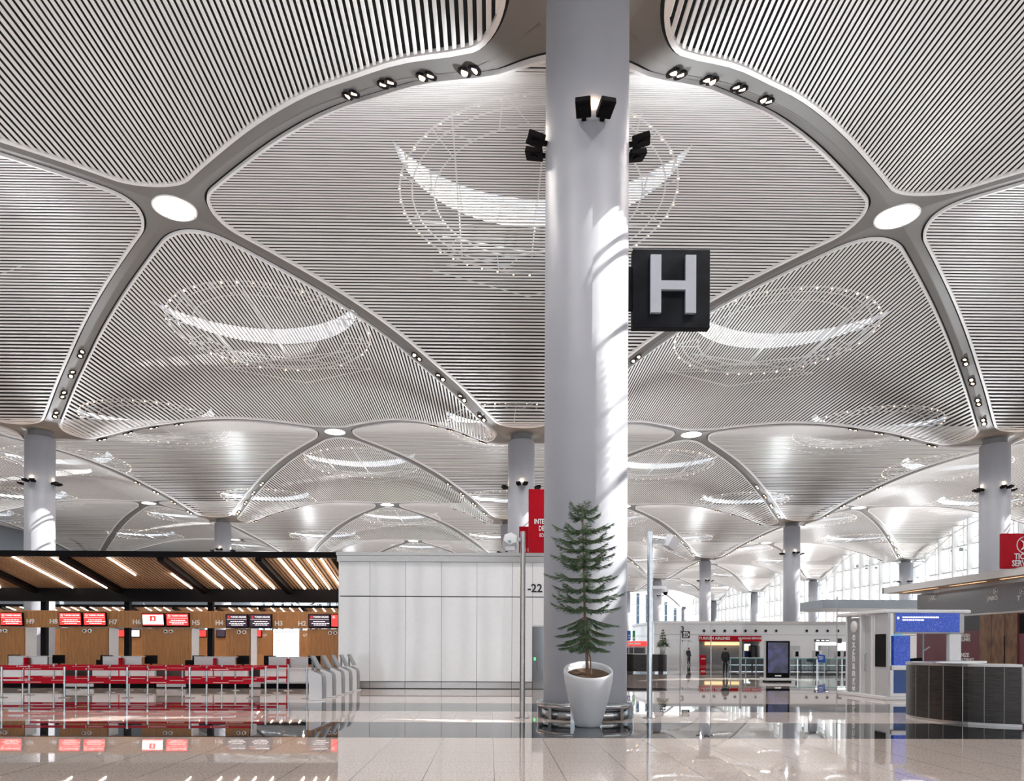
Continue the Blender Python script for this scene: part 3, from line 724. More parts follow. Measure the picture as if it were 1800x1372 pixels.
# wooden wall panels with white reveals
WORD = ['leftmost', 'second from left', 'third from left', 'fourth from left', 'rightmost']
for k, (ua, ub) in enumerate(((-200, 45), (105, 192), (250, 337), (397, 441), (540, 596))):
    xa, xb = at(ua, 1130, WB).x, at(ub, 1130, WB).x
    if k == 4: xb = xl - .02
    t = thing('wood_wall_panel', 'slatted oak wall panel behind the check-in desks, %s' % WORD[k], 'wall panel', (xa, WB + .02, 0), 0, 'slatted oak panels behind the desks')
    Wp = xb - xa
    slatwall(0, Wp, 0, .0, bb0 - .02).build('slats', M['wood'], t)
    MB().box(.0, Wp, 0, .06, 0, bb0 - .02).build('backing', M['wood_dark'], t)
    if k < 4: MB().box(Wp, Wp + .03, -.03, .75, 0, bb0 - .02).build('side_panel', M['white'], t)
# monitors
def monitor(u0, u1, kind, lb, dy=0, Y=None, v0=1076, v1=1100):
    Y = Y or WB - .12
    a, b = at(u0 + .6, v1, Y), at(u1 - .6, v0, Y); Wm, Hm = b.x - a.x, b.z - a.z
    t = thing('monitor', lb, 'monitor', (a.x, Y, a.z), 0, 'monitors above the check-in desks')
    t.rotation_euler = (math.radians(6), 0, 0)
    MB().bbox(0, Wm, -.04, .05, 0, Hm, .008).build('frame', M['black'], t)
    s = MB().box(.04, Wm - .05, -.046, -.04, .07, Hm - .03).build('screen', M[{'r': 'red_screen', 'w': 'white_screen', 'k': 'dark_screen'}[kind]], t)
    if kind in 'rk':
        e = emblem('emblem', .065, M['screen_text' if kind == 'r' else 'red_screen'], s, (.16, -.055, Hm - .13))
        text('heading', 'TURKISH AIRLINES', .085, M['screen_text'], s, (Wm*.58, -.05, Hm - .13), depth=.004)
        tl = MB().box(.06, Wm - .07, -.05, -.047, Hm*.62, Hm*.62 + .012)
        for z, w_ in ((.44, .55), (.31, .7), (.19, .5)):
            x = Wm*.5 - Wm*w_/2
            while x < Wm*.5 + Wm*w_/2:
                l = random.uniform(.05, .13); tl.box(x, min(x + l, Wm*.95), -.05, -.047, Hm*z, Hm*z + .035); x += l + .025
        tl.build('text_lines', M['screen_text'], s)
    else:
        MB().box(.04, Wm - .05, -.05, -.047, Hm - .085, Hm - .03).build('red_header', M['red_screen'], s)
        MB().box(.04, Wm - .05, -.05, -.047, .07, .12).build('red_footer', M['red_screen'], s)
        MB().box(Wm*.36, Wm*.62, -.05, -.047, Hm*.42, Hm*.8).build('red_square', M['red_screen'], s)
        MB().prism([(Wm*.45, Hm*.5), (Wm*.52, Hm*.46), (Wm*.55, Hm*.6), (Wm*.5, Hm*.74), (Wm*.46, Hm*.64)], -.0525, -.05, Matrix(((1, 0, 0, 0), (0, 0, 1, 0), (0, 1, 0, 0), (0, 0, 0, 1)))).build('figure', M['screen_text'], s)
    return t
monitor(1, 43, 'r', 'red screen monitor at the far left above the check-in desks, left of H9')
monitor(104, 146, 'r', 'red screen monitor right of H8 with two columns of text')
monitor(147, 189, 'r', 'red screen monitor immediately left of H7')
monitor(250, 291, 'w', 'white screen monitor with a red square, right of H6', v0=1077, v1=1101)
monitor(292, 334.5, 'r', 'red screen monitor immediately left of H5', v0=1077, v1=1101)
monitor(397, 437.5, 'k', 'black screen monitor right of H4 with white text', v0=1079, v1=1103)
monitor(438.5, 479.5, 'k', 'black screen monitor immediately left of H3 with white text', v0=1079, v1=1103)
monitor(542, 582, 'k', 'black screen monitor right of H2 with white text', v0=1079, v1=1103)
t = thing('monitor', 'red screen monitor cut off by the white wall edge', 'monitor', (at(583, 1100, WB).x, WB - .12, at(583, 1103, WB).z), 0, 'monitors above the check-in desks'); t.rotation_euler = (math.radians(6), 0, 0)
MB().bbox(0, .33, -.04, .05, 0, .64, .008).build('frame', M['black'], t); s_ = MB().box(.03, .33, -.046, -.04, .07, .61).build('screen', M['red_screen'], t); emblem('emblem', .065, M['screen_text'], s_, (.14, -.055, .5))
# twin nozzles
for k, (u, v, lb) in enumerate(((5, 1108, 'pair of round white nozzles on the leftmost oak panel'), (153.5, 1108.3, 'pair of round white nozzles on the oak panel below H7'), (296, 1109.3, 'pair of round white nozzles on the oak panel below H5'), (425, 1110.5, 'pair of round white nozzles on the narrow oak panel below the black screens'), (585, 1112, 'pair of round white nozzles on the oak panel by the white wall'))):
    q = at(u, v, WB - .05); t = thing('air_nozzle', lb, 'air nozzle', q, 0, 'twin air nozzles on the oak panels')
    for d in (-.125, .125):
        MB().lathe([(.045, -.05), (.075, -.06), (.09, -.03), (.09, .05)], 20, M=Matrix.Translation((d, 0, 0)) @ Matrix.Rotation(-PI/2, 4, 'X') @ Matrix.Scale(-1, 4, (0, 0, 1)) @ Matrix.Scale(-1, 4, (0, 0, 1))).build('ring', M['white'], t)
        MB().cyl(d, 0, 0, .02, .06, 16, M=Matrix.Translation((0, -.02, 0)) @ Matrix.Translation((d, 0, 0)) @ Matrix.Rotation(PI/2, 4, 'X') @ Matrix.Translation((-d, 0, 0))).build('core', M['black'], t)
# check-in desks and conveyors
DY = 28.05
DL = ['under the H9 and H8 numbers, leftmost', 'under the H7 and H6 numbers', 'under the H5 and H4 numbers', 'under the H3 and H2 numbers, rightmost']
for k, (b0, b1, s0, sm_, s1) in enumerate(((0, 108, 8, 42, 77), (162, 271, 175, 209, 244), (325, 435, 337, 375, 410), (457, 546, 469, 504, 539))):
    xa, xb = at(b0, 1180, DY).x, at(b1, 1180, DY).x; mid = at(sm_, 1180, DY).x
    t = thing('check_in_desk', 'white check-in desk with steel screens %s' % DL[k], 'desk', (xa, DY, 0), 0, 'check-in desks'); Wd = xb - xa; mx_ = mid - xa
    MB().box(.05, Wd - .05, .1, 1.0, 0, .25).build('plinth', M['black'], t)
    MB().bbox(0, mx_ - .02, 0, 1.05, .25, .80, .008).build('front_panel', M['white'], t)
    MB().bbox(mx_ + .02, Wd, 0, 1.05, .25, .80, .008).build('front_panel', M['white'], t)
    MB().box(mx_ - .02, mx_ + .02, -.005, 1.0, .23, 1.2).build('red_divider', M['red'], t)
    MB().box(-.02, Wd + .02, -.04, 1.08, .80, .835).build('worktop', M['white'], t)
    MB().box(-.02, Wd + .02, -.03, .05, .21, .245).build('steel_strip', M['steel'], t)
    for a, b in ((s0, sm_ - .6), (sm_ + .6, s1)):
        MB().bbox(at(a, 1180, DY).x - xa, at(b, 1180, DY).x - xa, .22, .27, .83, 1.235, .006).build('steel_screen', M['steel'], t)
        MB().box(at(a, 1180, DY).x - xa, at(b, 1180, DY).x - xa, .2, .55, 1.235, 1.265).build('counter_shelf', M['lgrey'], t)
    for q, d in ((mx_ - .9, -1), (mx_ + .9, 1)):
        m_ = MB(); m_.box(q - .25, q + .25, .75, .79, .95, 1.3); m_.box(q - .03, q + .03, .76, .8, .83, 1.0); m_.box(q - .12, q + .12, .7, .86, .83, .85); m_.build('desk_screen', M['black'], t)
CL = ['left of the second desk', 'between the second and third desks', 'between the third and fourth desks']
for k, (a, b) in enumerate(((109, 161), (272, 324), (436, 456))):
    xa, xb = at(a, 1180, DY).x, at(b, 1180, DY).x; Wd = xb - xa
    t = thing('baggage_conveyor', 'low black baggage conveyor with steel skirt %s' % CL[k], 'conveyor', (xa, DY + .15, 0), 0, 'baggage conveyors')
    MB().box(.0, Wd, 0, 2.6, .05, .3).build('steel_skirt', M['steel'], t)
    MB().box(.04, Wd - .04, -.02, 2.6, .3, .36).build('belt', M['black'], t)
    m_ = MB(); m_.box(0, .04, .0, 2.6, .3, .75); m_.box(Wd - .04, Wd, 0, 2.6, .3, .75); m_.build('side_guard', M['dgrey'], t)
    m_ = MB(); m_.box(Wd*.6, Wd*.6 + .35, 1.0, 1.3, .36, .95 + .15); m_.build('scale_display', M['black'], t)
    MB().box(0.02, Wd - .02, 0.02, 2.5, 0, .05).build('foot', M['black'], t)
# ------------------------------------------------------------------ queue posts with red belts
pm = MB().cyl(0, 0, .01, .93, .032, 16).mesh('post', M['chrome'])
pb = MB().lathe([(1e-4, .03), (.05, .03), (.17, .012), (.175, 0), (1e-4, 0)], 28).mesh('base', M['chrome'])
ph = MB().cyl(0, 0, .86, .985, .042, 16); ph.lathe([(1e-4, 1.0), (.034, .995), (.042, .985)], 16); ph = ph.mesh('belt_head', M['chrome'])
ph2 = MB().cyl(0, 0, .44, .56, .042, 16).mesh('belt_cassette', M['chrome'])
bl1 = MB(); bl1.box(.04, 1.96, -.004, .004, .885, .965); bl1 = bl1.mesh('upper_belt', M['belt'])
bl2 = MB(); bl2.box(.04, 1.96, -.004, .004, .46, .54); bl2 = bl2.mesh('lower_belt', M['belt'])
bw = MB()
for a in (.75,): bw.box(a, a + .5, -.007, -.005, .918, .932); bw.cyl(a - .06, 0, -.005, .005, .022, 10, M=Matrix.Translation((a - .06, -.002, .925)) @ Matrix.Rotation(PI/2, 4, 'X') @ Matrix.Translation((-a + .06, 0, 0)))
bw = bw.mesh('belt_print', M['letter'])
bw2 = MB()
for a in (.75,): bw2.box(a, a + .5, -.007, -.005, .493, .507)
bw2 = bw2.mesh('belt_print', M['letter'])
ROWS = [('front', 22.75, -2, 3), ('second', 24.1, -2, 2), ('third', 25.45, -3, 2), ('rear', 26.8, -3, 2)]
PN = ['first', 'second', 'third', 'fourth', 'fifth', 'sixth', 'seventh']
for rn, y, k0, k1 in ROWS:
    for k in range(k0, k1 + 1):
        x = -11.66 + 2.0*k
        if rn == 'front' and k == 3: x = at(539.5, 1226, y).x
        t = thing('queue_post', 'steel queue post in the %s row, %s from the right%s' % (rn, PN[k1 - k], ', without belts' if (rn == 'front' and k == 3) else ''), 'queue post', (x, y, 0), 0, 'queue posts with red belts')
        parts = [pm, pb, ph, ph2]
        for me in parts:
            o = bpy.data.objects.new(me.name, me); COL.objects.link(o); o.parent = t
        if k < (2 if rn != 'none' else 3):
            for me, pm_ in ((bl1, bw), (bl2, bw2)):
                o = bpy.data.objects.new(me.name, me); COL.objects.link(o); o.parent = t
                o2 = bpy.data.objects.new(pm_.name, pm_); COL.objects.link(o2); o2.parent = o
# ------------------------------------------------------------------ self check-in kiosks
kp = [(-.19, 0), (.21, 0), (.21, .03), (.20, .72), (.17, .80), (-.14, .94), (-.19, .93)]
XZ = Matrix(((1, 0, 0, 0), (0, 0, 1, 0), (0, 1, 0, 0), (0, 0, 0, 1)))
kbody = MB().prism(kp, -.24, .24, XZ).mesh('body', M['white'])
kfront = MB().prism([(.21, .05), (.245, .06), (.25, .55), (.225, .74), (.18, .83), (-.02, .925), (-.05, .90), (.16, .80), (.20, .72)], -.20, .20, XZ).mesh('front_shell', M['grey'])
kbase = MB().bbox(-.20, .30, -.25, .25, 0, .045, .01).mesh('base', M['white'])
kst = MB().prism([(-.16, .92), (-.11, .90), (-.11, 1.28), (-.16, 1.30)], -.05, .05, XZ).mesh('stand', M['grey'])
ks = MB().prism([(-.17, 1.37), (-.12, 1.39), (.10, .98), (.05, .96)], -.25, .25, XZ).mesh('display', M['grey'])
kscr = MB().prism([(-.115, 1.355), (-.11, 1.357), (.075, 1.012), (.07, 1.01)], -.21, .21, XZ).mesh('screen', M['lgrey'])
for k, (u, v) in enumerate(((557, 1228), (575.5, 1223.5), (592, 1218.7), (606, 1214.5), (619.5, 1210.5))):
    y = 22.2 + 1.27*k; x = at(u, v, y).x
    t = thing('check_in_kiosk', 'white self check-in kiosk with tilted grey screen, %s in the row' % ['nearest', 'second nearest', 'third', 'fourth nearest', 'farthest, against the white wall,'][k], 'kiosk', (x, y, 0), 0, 'self check-in kiosks')
    for me in (kbody, kfront, kbase, kst, ks, kscr):
        o = bpy.data.objects.new(me.name, me); COL.objects.link(o); o.parent = t
# ------------------------------------------------------------------ red boards left of the big column
def board(u0, u1, v0, v1, Y, lb, d=.12):
    a, b = at(u0, v1, Y), at(u1, v0, Y)
    t = thing('sign_board', lb, 'sign', (a.x, Y, a.z)); MB().bbox(0, b.x - a.x, 0, d, 0, b.z - a.z, .008).build('panel', M['red'], t)
    return t, b.x - a.x, b.z - a.z
t, w_, h_ = board(929, 1013, 859.5, 972.5, 29.6, 'tall red sign board with white text standing on the white wall')
for s, v, sz in (('INTERNATIONAL', 916.5, .29), ('DEPARTURES', 928.5, .29), ('ECONOMY CLASS', 940.5, .20)):
    o_ = text('lettering', s, sz, M['letter'], t, (w_/2, -.012, at(950, v, 29.6).z - t.location.z)); o_.scale = (.68, 1, 1)
t, w_, h_ = board(912.5, 960, 925, 971, 31.5, 'smaller red sign board half hidden behind the tall red board')
text('lettering', '11', .22, M['letter'], t, (at(926, 966, 31.5).x - t.location.x, -.012, .12))
# ------------------------------------------------------------------ information desk (curved, dark metal)
base = [(1592.5, 1257), (1596, 1259.5), (1610, 1262.5), (1633, 1266), (1658, 1269), (1692, 1272), (1730, 1274.5), (1765, 1276.3), (1797, 1277.5)]
pl = [gnd(u, v) for u, v in base]
d0 = Vector((.25, 1.0, 0))
front = [pl[0] + Vector((3.2, 2.6, 0)), pl[0] + Vector((1.7, 1.7, 0)), pl[0] + Vector((.62, .85, 0))] + pl
def smooth(P, n=4):
    out = []
    for k in range(len(P) - 1):
        a, b, c, d = P[max(0, k-1)], P[k], P[k+1], P[min(len(P)-1, k+2)]
        for q in range(n):
            t = q/n; out.append(.5*((2*b) + (c-a)*t + (2*a-5*b+4*c-d)*t*t + (3*b-a-3*c+d)*t**3))
    return out + [P[-1]]
front = smooth(front, 4)
def offset(P, d):
    out = []
    for k, p in enumerate(P):
        t = (P[min(len(P)-1, k+1)] - P[max(0, k-1)]).normalized(); out.append(p + Vector((-t.y, t.x, 0)) * d)
    return out
inner = offset(front, .55); rimo, rimi = offset(front, -.015), offset(front, .62)
desk = thing('information_desk', 'curved dark brushed metal information desk at the lower right', 'desk', (pl[4].x, pl[4].y, 0))
o0 = desk.location
def ring(P, Q): return [(p.x - o0.x, p.y - o0.y) for p in P] + [(p.x - o0.x, p.y - o0.y) for p in reversed(Q)]
HT = 1.345
MB().prism(ring(front, inner), .055, HT - .06).build('body', M['dark_metal'], desk)
MB().prism(ring(rimo, rimi), HT - .06, HT).build('worktop', M['steel'], desk)
MB().prism(ring(offset(front, -.004), inner), 0, .055).build('kick_plate', M['steel'], desk)
for u in (1610, 1633, 1658, 1692, 1730, 1765):
    p = min(range(len(front)), key=lambda k: abs((lambda q: CX + FPX*q.x/-q.z)(CM.inverted() @ Vector((front[k].x, front[k].y, .5))) - u)); p = offset(front, -.004)[p] - o0
    MB().box(p.x - .004, p.x + .004, p.y - .006, p.y + .006, .06, HT - .065).build('seam_strip', M['steel'] if u == 1692 else M['grey'], desk)
p = pl[-1] - o0; MB().box(p.x - .02, p.x + .03, p.y - .03, p.y + .5, .1, HT - .05).build('end_post', M['lgrey'], desk)
# ------------------------------------------------------------------ exchange booth
EX, EY = 13.0, 22.95
ZR = at(1600, 1071, EY).z
eb = thing('exchange_booth', 'white and steel currency exchange booth with blue header behind the curved desk', 'booth', (EX, EY, 0))
def uy(u): return EX * (at(u, 1141, 20).y) / (at(u, 1141, 20).x) - EY        # pixel column -> y on the left face
MB().bbox(-.12, 2.75, -.12, 3.1, ZR - .12, ZR, .03).build('roof', M['white'], eb)
MB().bbox(-.08, 2.7, -.1, 3.0, 0, .12, .02).build('base', M['white'], eb)
y0, y1, y2, y3, y4 = uy(1562) , uy(1539), uy(1535), uy(1515), uy(1491)
ex = MB().box(-.02, .04, y3 + .05, y4, .16, ZR - .2).build('sign_panel', M['grey'], eb)
for k, ch in enumerate('exchange'):
    q = at(1502.5, [1118.5, 1131.5, 1143.5, 1156, 1168.5, 1181.5, 1194.5, 1206.5][k], EY + (y3 + y4)/2)
    tx = text('lettering', ch, .42, M['letter'], ex, (-.03, (y3 + y4)/2 + .02, q.z), rz=-PI/2); tx.scale = (.95, 1, 1)
q = at(1502.5, 1101, EY + (y3 + y4)/2); gl = MB()
gl.lathe([(1e-4, -.04), (.21, -.03), (.21, 0)], 24, M=Matrix.Translation((-.02, (y3+y4)/2, q.z)) @ Matrix.Rotation(PI/2, 4, 'Y')); gl.build('globe_emblem', M['letter'], ex)
fr = MB()
for a, b in ((y3 - .02, y3 + .06), (y4, y4 + .08), (y2 - .05, y2 + .06), (y1 - .02, y1 + .04)): fr.bbox(-.06, .12, a, b, .1, ZR - .1, .02)
fr.build('frame', M['white'], eb)
dp = MB().box(.1, .14, y2, y3, .12, ZR - .15).build('door', M['lgrey'], eb); MB().tube([(.1, y3 - .15, .9), (.03, y3 - .15, .9), (.03, y3 - .15, 1.5), (.1, y3 - .15, 1.5)], .015, 6).build('door_handle', M['chrome'], dp); MB().box(.02, .1, y2 + .02, y2 + .12, 1.42, 1.62).build('lock', M['black'], dp)
MB().box(-.02, .05, y0, y1, .12, ZR - .12).build('side_panel', M['lgrey'], eb)
za, zb2 = at(1550, 1171, EY + .4).z, at(1550, 1114, EY + .4).z
MB().box(-.05, -.02, y0 + .12, y1 - .06, za, zb2).build('side_screen', M['black'], eb)
def fx(u): return at(u, 1141, EY).x - EX
MB().box(fx(1563), fx(1569), -.06, .1, .12, ZR - .12).build('corner_post', M['steel'], eb)
hd = MB().bbox(fx(1569), fx(1692), -.1, .2, at(1620, 1113, EY).z, ZR - .12, .03).build('header', M['lgrey'], eb)
MB().bbox(fx(1571), fx(1683), -.115, -.09, at(1620, 1110.5, EY).z, at(1620, 1077.5, EY).z, .006).build('header_screen', M['confetti'], hd)
q = at(1605, 1086, EY); tl = MB()
for k, (n_, dz) in enumerate(((13, 0), (7, -.085))):
    x = q.x - EX - .42
    for j in range(n_): l = random.uniform(.04, .11); tl.box(x, x + l, -.125, -.116, q.z + dz, q.z + dz + .045); x += l + .02
tl.cyl(q.x - EX - .56, 0, -.004, .004, .04, 12, M=Matrix.Translation((q.x - EX - .56, -.12, q.z)) @ Matrix.Rotation(PI/2, 4, 'X') @ Matrix.Translation((-(q.x - EX - .56), 0, 0)))
tl.build('header_text', M['screen_text'], hd)
MB().box(fx(1564.5), fx(1598), -.06, -.02, at(1580, 1169, EY).z, at(1580, 1117, EY).z).build('poster', M['confetti'], eb)
MB().bbox(fx(1563), fx(1692), -.2, .5, at(1580, 1177, EY).z, at(1580, 1169, EY).z, .02).build('ledge', M['white'], eb)
MB().box(fx(1564), fx(1692), -.03, .1, .22, at(1580, 1177, EY).z).build('counter_front', M['blue'], eb)
MB().box(fx(1564), fx(1692), -.025, .1, .12, .22).build('kick_plate', M['steel'], eb)
MB().bbox(fx(1667), fx(1688), -.06, .12, .9, at(1620, 1113, EY).z, .02).build('right_post', M['white'], eb)
q = MB(); q.tube([(fx(1652), .9, 1.1), (fx(1652), .9, 2.2)], .03, 6); q.tube([(fx(1652), .9, 1.6), (fx(1664), .9, 1.75)], .025, 6); q.build('inner_frame', M['lgrey'], eb)
MB().box(fx(1622), fx(1643), 1.8, 1.85, .8, 2.35).build('blue_partition', M['ltblue'], eb)
q = MB().box(fx(1600), fx(1615), 2.2, 2.3, .8, 2.2).build('cabinet', M['dgrey'], eb); MB().box(fx(1600), fx(1612), 2.17, 2.2, 1.83, 1.93).build('green_sign', M['green'], q)
q = MB(); q.tube([(fx(1603), .6, 1.05), (fx(1612), .6, 1.32), (fx(1640), .6, 1.36)], .03, 6); q.box(fx(1610), fx(1641), .58, .66, 1.1, 1.33); q.build('service_screen', M['black'], eb)
# ------------------------------------------------------------------ display totem
g = gnd(1365.5, 1197.5); S_ = g.y / FPX
t = thing('display_totem', 'freestanding black advertising display totem in the right hall', 'display', (g.x, g.y, 0))
hh = at(1365, 1126, g.y).z; ww = 21*S_
MB().bbox(-25*S_, 25*S_, -.45, .45, .07, .2, .02).build('base', M['white'], t); MB().box(-20*S_, 20*S_, -.38, .38, 0, .07).build('foot', M['black'], t)  # black box at the bottom stands in for the shadow beneath the white base
MB().bbox(-ww, ww, -.14, .14, .16, hh, .02).build('case', M['black'], t)
MB().box(-ww*.84, ww*.84, -.15, -.139, .45, hh - .08).build('screen', M['totem'], t)
MB().box(-ww*1.04, -ww, -.12, .12, .16, hh - .02).build('side_trim', M['lgrey'], t); MB().box(ww, ww*1.04, -.12, .12, .16, hh - .02).build('side_trim', M['lgrey'], t)
MB().box(-.16, .16, -.15, -.139, .27, .34).build('logo_strip', M['letter'], t)
# ------------------------------------------------------------------ ticket office on the right
TX = 24.0
wr = MB().box(TX, TX + .3, 26, 39.3, 0, 3.4).build('wall_right', M['maroon']); struct(wr)
def ty(u): return TX * at(u, 1141, 20).y / at(u, 1141, 20).x
MB().box(TX + .02, TX + .08, 26, 39.3, 3.42, 4.75).build('glass_band', M['band'], wr)
MB().box(TX - .03, TX + .05, 26, 39.3, 3.36, 3.45).build('steel_rail', M['steel'], wr)
MB().box(TX - .012, TX, ty(1722), ty(1691), 2.6, 3.36).build('dark_panel', M['dgrey'], wr)
wd = MB()
for a, b in ((1790, 1768), (1768, 1744), (1744, 1723)): wd.box(TX - .05, TX, ty(a) + .015, ty(b) - .015, 0, 3.35)
wd.build('wood_panels', M['wood_dark'], wr)
MB().box(TX - .055, TX - .045, ty(1768.5), ty(1766.5), 0, 2.3).build('door_gap', M['black'], wr)
MB().box(TX - .03, TX, 26, ty(1793), 2.4, 3.3).build('black_screen', M['black'], wr)
for s, v, sz, ur in (('TURKISH', 1116.5, .25, 1706), ('AIRLINES', 1123.5, .25, 1706), ('OFISINIZE', 1151, .29, 1704), ('HOS GELDINIZ', 1160.5, .29, 1713)):
    y = ty(ur); q = at(ur, v, y).z
    o = text('lettering', s, sz, M['letter'], wr, (TX - .012, y, q), rz=-PI/2, align='RIGHT')
for u, s in ((1640, 'JABO'), (1744, 'JABO'), (1790, 'T')):
    y = ty(u); o = text('glass_lettering', s, .3, M['letter'], wr, (TX + .005, y, at(u, 1051, y).z), rz=-PI/2); emblem('glass_emblem', .16, M['letter'], wr, (TX, y - .2, at(u, 1051, y).z + .32), -PI/2)
oc = thing('office_canopy', 'flat steel edged canopy over the ticket office at the right', 'canopy', (22.5, 26, 4.85))
MB().box(0, .12, 0, 14.1, .0, .33).build('steel_fascia', M['steel'], oc); MB().box(0.0, 12, 14.0, 14.12, .0, .33).build('end_fascia', M['steel'], oc)
MB().box(.12, 12, 0, 14.0, .05, .3).build('deck', M['grey'], oc); MB().box(.12, 1.4, 0.2, 13.8, .0, .05).build('soffit', M['wood_canopy'], oc)
for a, b in ((2.0, 5.5), (6.5, 9), (10, 13)): MB().box(.5, .62, a, b, -.01, .0).build('soffit_light', M['gold'], oc)
a, b = at(1761, 999, 30.2), at(1842, 938, 30.2)
t = thing('sign_board', 'red ticket services sign with white bird emblem on the office canopy', 'sign', (a.x, 30.2, 5.182))
w_, h_ = b.x - a.x, b.z - 5.17
MB().bbox(0, w_, 0, .15, 0, h_, .01).build('panel', M['red'], t); emblem('emblem', .37, M['letter'], t, (w_/2, -.015, h_ - .50))
for s, v in (('TICKET', 978.5), ('SERVICES', 990.5)):
    o_ = text('lettering', s, .36, M['letter'], t, (w_/2, -.012, at(1790, v, 30.2).z - 5.17)); o_.scale = (.78, 1, 1)
# ------------------------------------------------------------------ far end of the hall, right
FY = 78.0
xa, xb = at(1150, 1140, FY).x, at(1640, 1140, FY).x
zt_ = at(1300, 1096, FY).z
ox0, ox1, oz1 = at(1229, 1140, FY).x, at(1336, 1140, FY).x, at(1280, 1126, FY).z
fw = MB(); fw.box(xa, ox0, FY, FY + .4, 0, zt_); fw.box(ox1, xb, FY, FY + .4, 0, zt_); fw.box(ox0, ox1, FY, FY + .4, oz1, zt_)
fw.box(xa, xa + .4, FY + .41, FY + 12, 0, zt_ - .01)
fw = fw.build('wall_back', M['steel_wall']); struct(fw)
MB().box(xa - .1, xb, FY - .2, FY + 12, zt_, zt_ + .28).build('cornice', M['steel'], fw)
MB().box(xa, xb, FY - .02, FY, at(1300, 1115.5, FY).z, at(1300, 1115.5, FY).z + .04).build('groove', M['grey'], fw)
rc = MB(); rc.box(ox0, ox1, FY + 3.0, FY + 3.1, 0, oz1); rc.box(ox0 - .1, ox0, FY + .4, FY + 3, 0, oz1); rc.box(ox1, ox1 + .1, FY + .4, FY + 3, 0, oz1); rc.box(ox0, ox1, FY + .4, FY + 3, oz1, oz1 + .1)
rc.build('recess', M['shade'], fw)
MB().box(ox0 + 1.5, ox1 - 1.2, FY + 2.5, FY + 2.9, oz1 - .45, oz1 - .1).build('warm_strip', M['gold'], fw)
rb = MB().box(ox0 - .05, ox1 + .1, FY - .15, FY, at(1280, 1126.5, FY).z, at(1280, 1117, FY).z).build('sign_band', M['red']); tag(rb, 'long red sign band over the recess in the far grey wall', 'sign')
text('lettering', 'TURKISH AIRLINES', .42, M['letter'], rb, (at(1255, 1121.5, FY).x, FY - .16, at(1255, 1121.5, FY).z)); text('lettering', 'BAGGAGE SERVICE', .3, M['letter'], rb, (at(1317, 1121.5, FY).x, FY - .16, at(1317, 1121.5, FY).z))
for k, u in enumerate((1237.5, 1255.6, 1274, 1292.3, 1310.4, 1328.5, 1346, 1364.5, 1418, 1436, 1454.7, 1473)):
    q = at(u, 1108.3, FY - .05)
    t = thing('air_nozzle', 'round black air nozzle on the far grey wall, number %s from the left' % ['one', 'two', 'three', 'four', 'five', 'six', 'seven', 'eight', 'nine', 'ten', 'eleven', 'twelve'][k], 'air nozzle', q, 0, 'air nozzles on the far wall')
    Q = Matrix.Rotation(PI/2, 4, 'X'); MB().lathe([(.13, .02), (.17, .06), (.21, 0), (.21, -.05)], 18, M=Q).build('ring', M['lgrey'], t); MB().lathe([(1e-4, .03), (.13, .02)], 16, M=Q).build('core', M['black'], t)
text('lettering', '3', .85, M['ink'], fw, (at(1199.5, 1105.5, FY).x, FY - .02, at(1199.5, 1105.5, FY).z))
# things in and before the recess
def simple(name, u0, u1, v0, v1, Y, m, lb, cat, d=.3, floor=False, group=None):
    a, b = at(u0, v1, Y), at(u1, v0, Y); z0 = 0 if floor else a.z
    t = thing(name, lb, cat, (a.x, Y, z0), 0, group); o = MB().bbox(0, b.x - a.x, 0, d, 0, b.z - z0, min(.02, d*.2)).build('case', M[m], t); return t, b.x - a.x, b.z - z0
t, w_, h_ = simple('advert_screen', 1307, 1320, 1130, 1156, FY + 2, 'white', 'bright coloured advert screen in the far recess', 'screen', .1)
MB().box(.1, w_ - .1, -.02, 0, .1, h_*.5).build('picture', M['blue'], t); MB().box(.1, w_ - .1, -.02, 0, h_*.5, h_ - .1).build('picture', M['white_board'], t); MB().box(.12, w_*.45, -.03, -.02, h_*.5, h_*.8).build('figure', M['gold'], t)
t, w_, h_ = simple('cabinet', 1320, 1328.5, 1134, 1158, FY + 1, 'black', 'tall black cabinet beside the advert screen in the far recess', 'cabinet', .8, True)
MB().box(.05, w_ - .05, -.02, 0, .1, h_ - .1).build('door', M['dgrey'], t)
t, w_, h_ = simple('red_stand', 1231, 1241.5, 1150.5, 1169, 72, 'red', 'small red information stand near the far grey wall', 'stand', .3, True)
text('lettering', 'INFO', .2, M['letter'], t, (w_/2, -.01, h_*.6))
q = gnd(1237, 1169.5); t = thing('portal_frame', 'slim white portal frame behind the small red stand', 'portal', (q.x - .35, 74, 0)); m_ = MB(); m_.box(-.3, -.22, 0, .3, 0, 2.6); m_.box(.3, .38, 0, .3, 0, 2.6); m_.build('upright', M['white'], t); MB().box(-.3, .38, 0, .3, 2.4, 2.75).build('header', M['white'], t)
# glass barrier with teal edge
BY = 48.5
xa_, xb_ = at(1277, 1157, BY).x, at(1492, 1161, BY).x
t = thing('glass_barrier', 'long glass barrier with teal edge and steel posts in the right hall', 'barrier', (xa_, BY, 0))
MB().box(0, xb_ - xa_, -.02, .02, .96, 1.02).build('teal_edge', M['teal'], t)
MB().box(0, xb_ - xa_, -.01, .01, .2, .96).build('glass_panel', glassmat('barrier_glass', (.9, .97, .96), .03), t)
for u in (1279, 1284, 1311, 1329, 1345, 1402, 1436, 1480): MB().box(at(u, 1157, BY).x - xa_ - .03, at(u, 1157, BY).x - xa_ + .03, -.03, .03, 0, .97).build('post', M['chrome'], t)
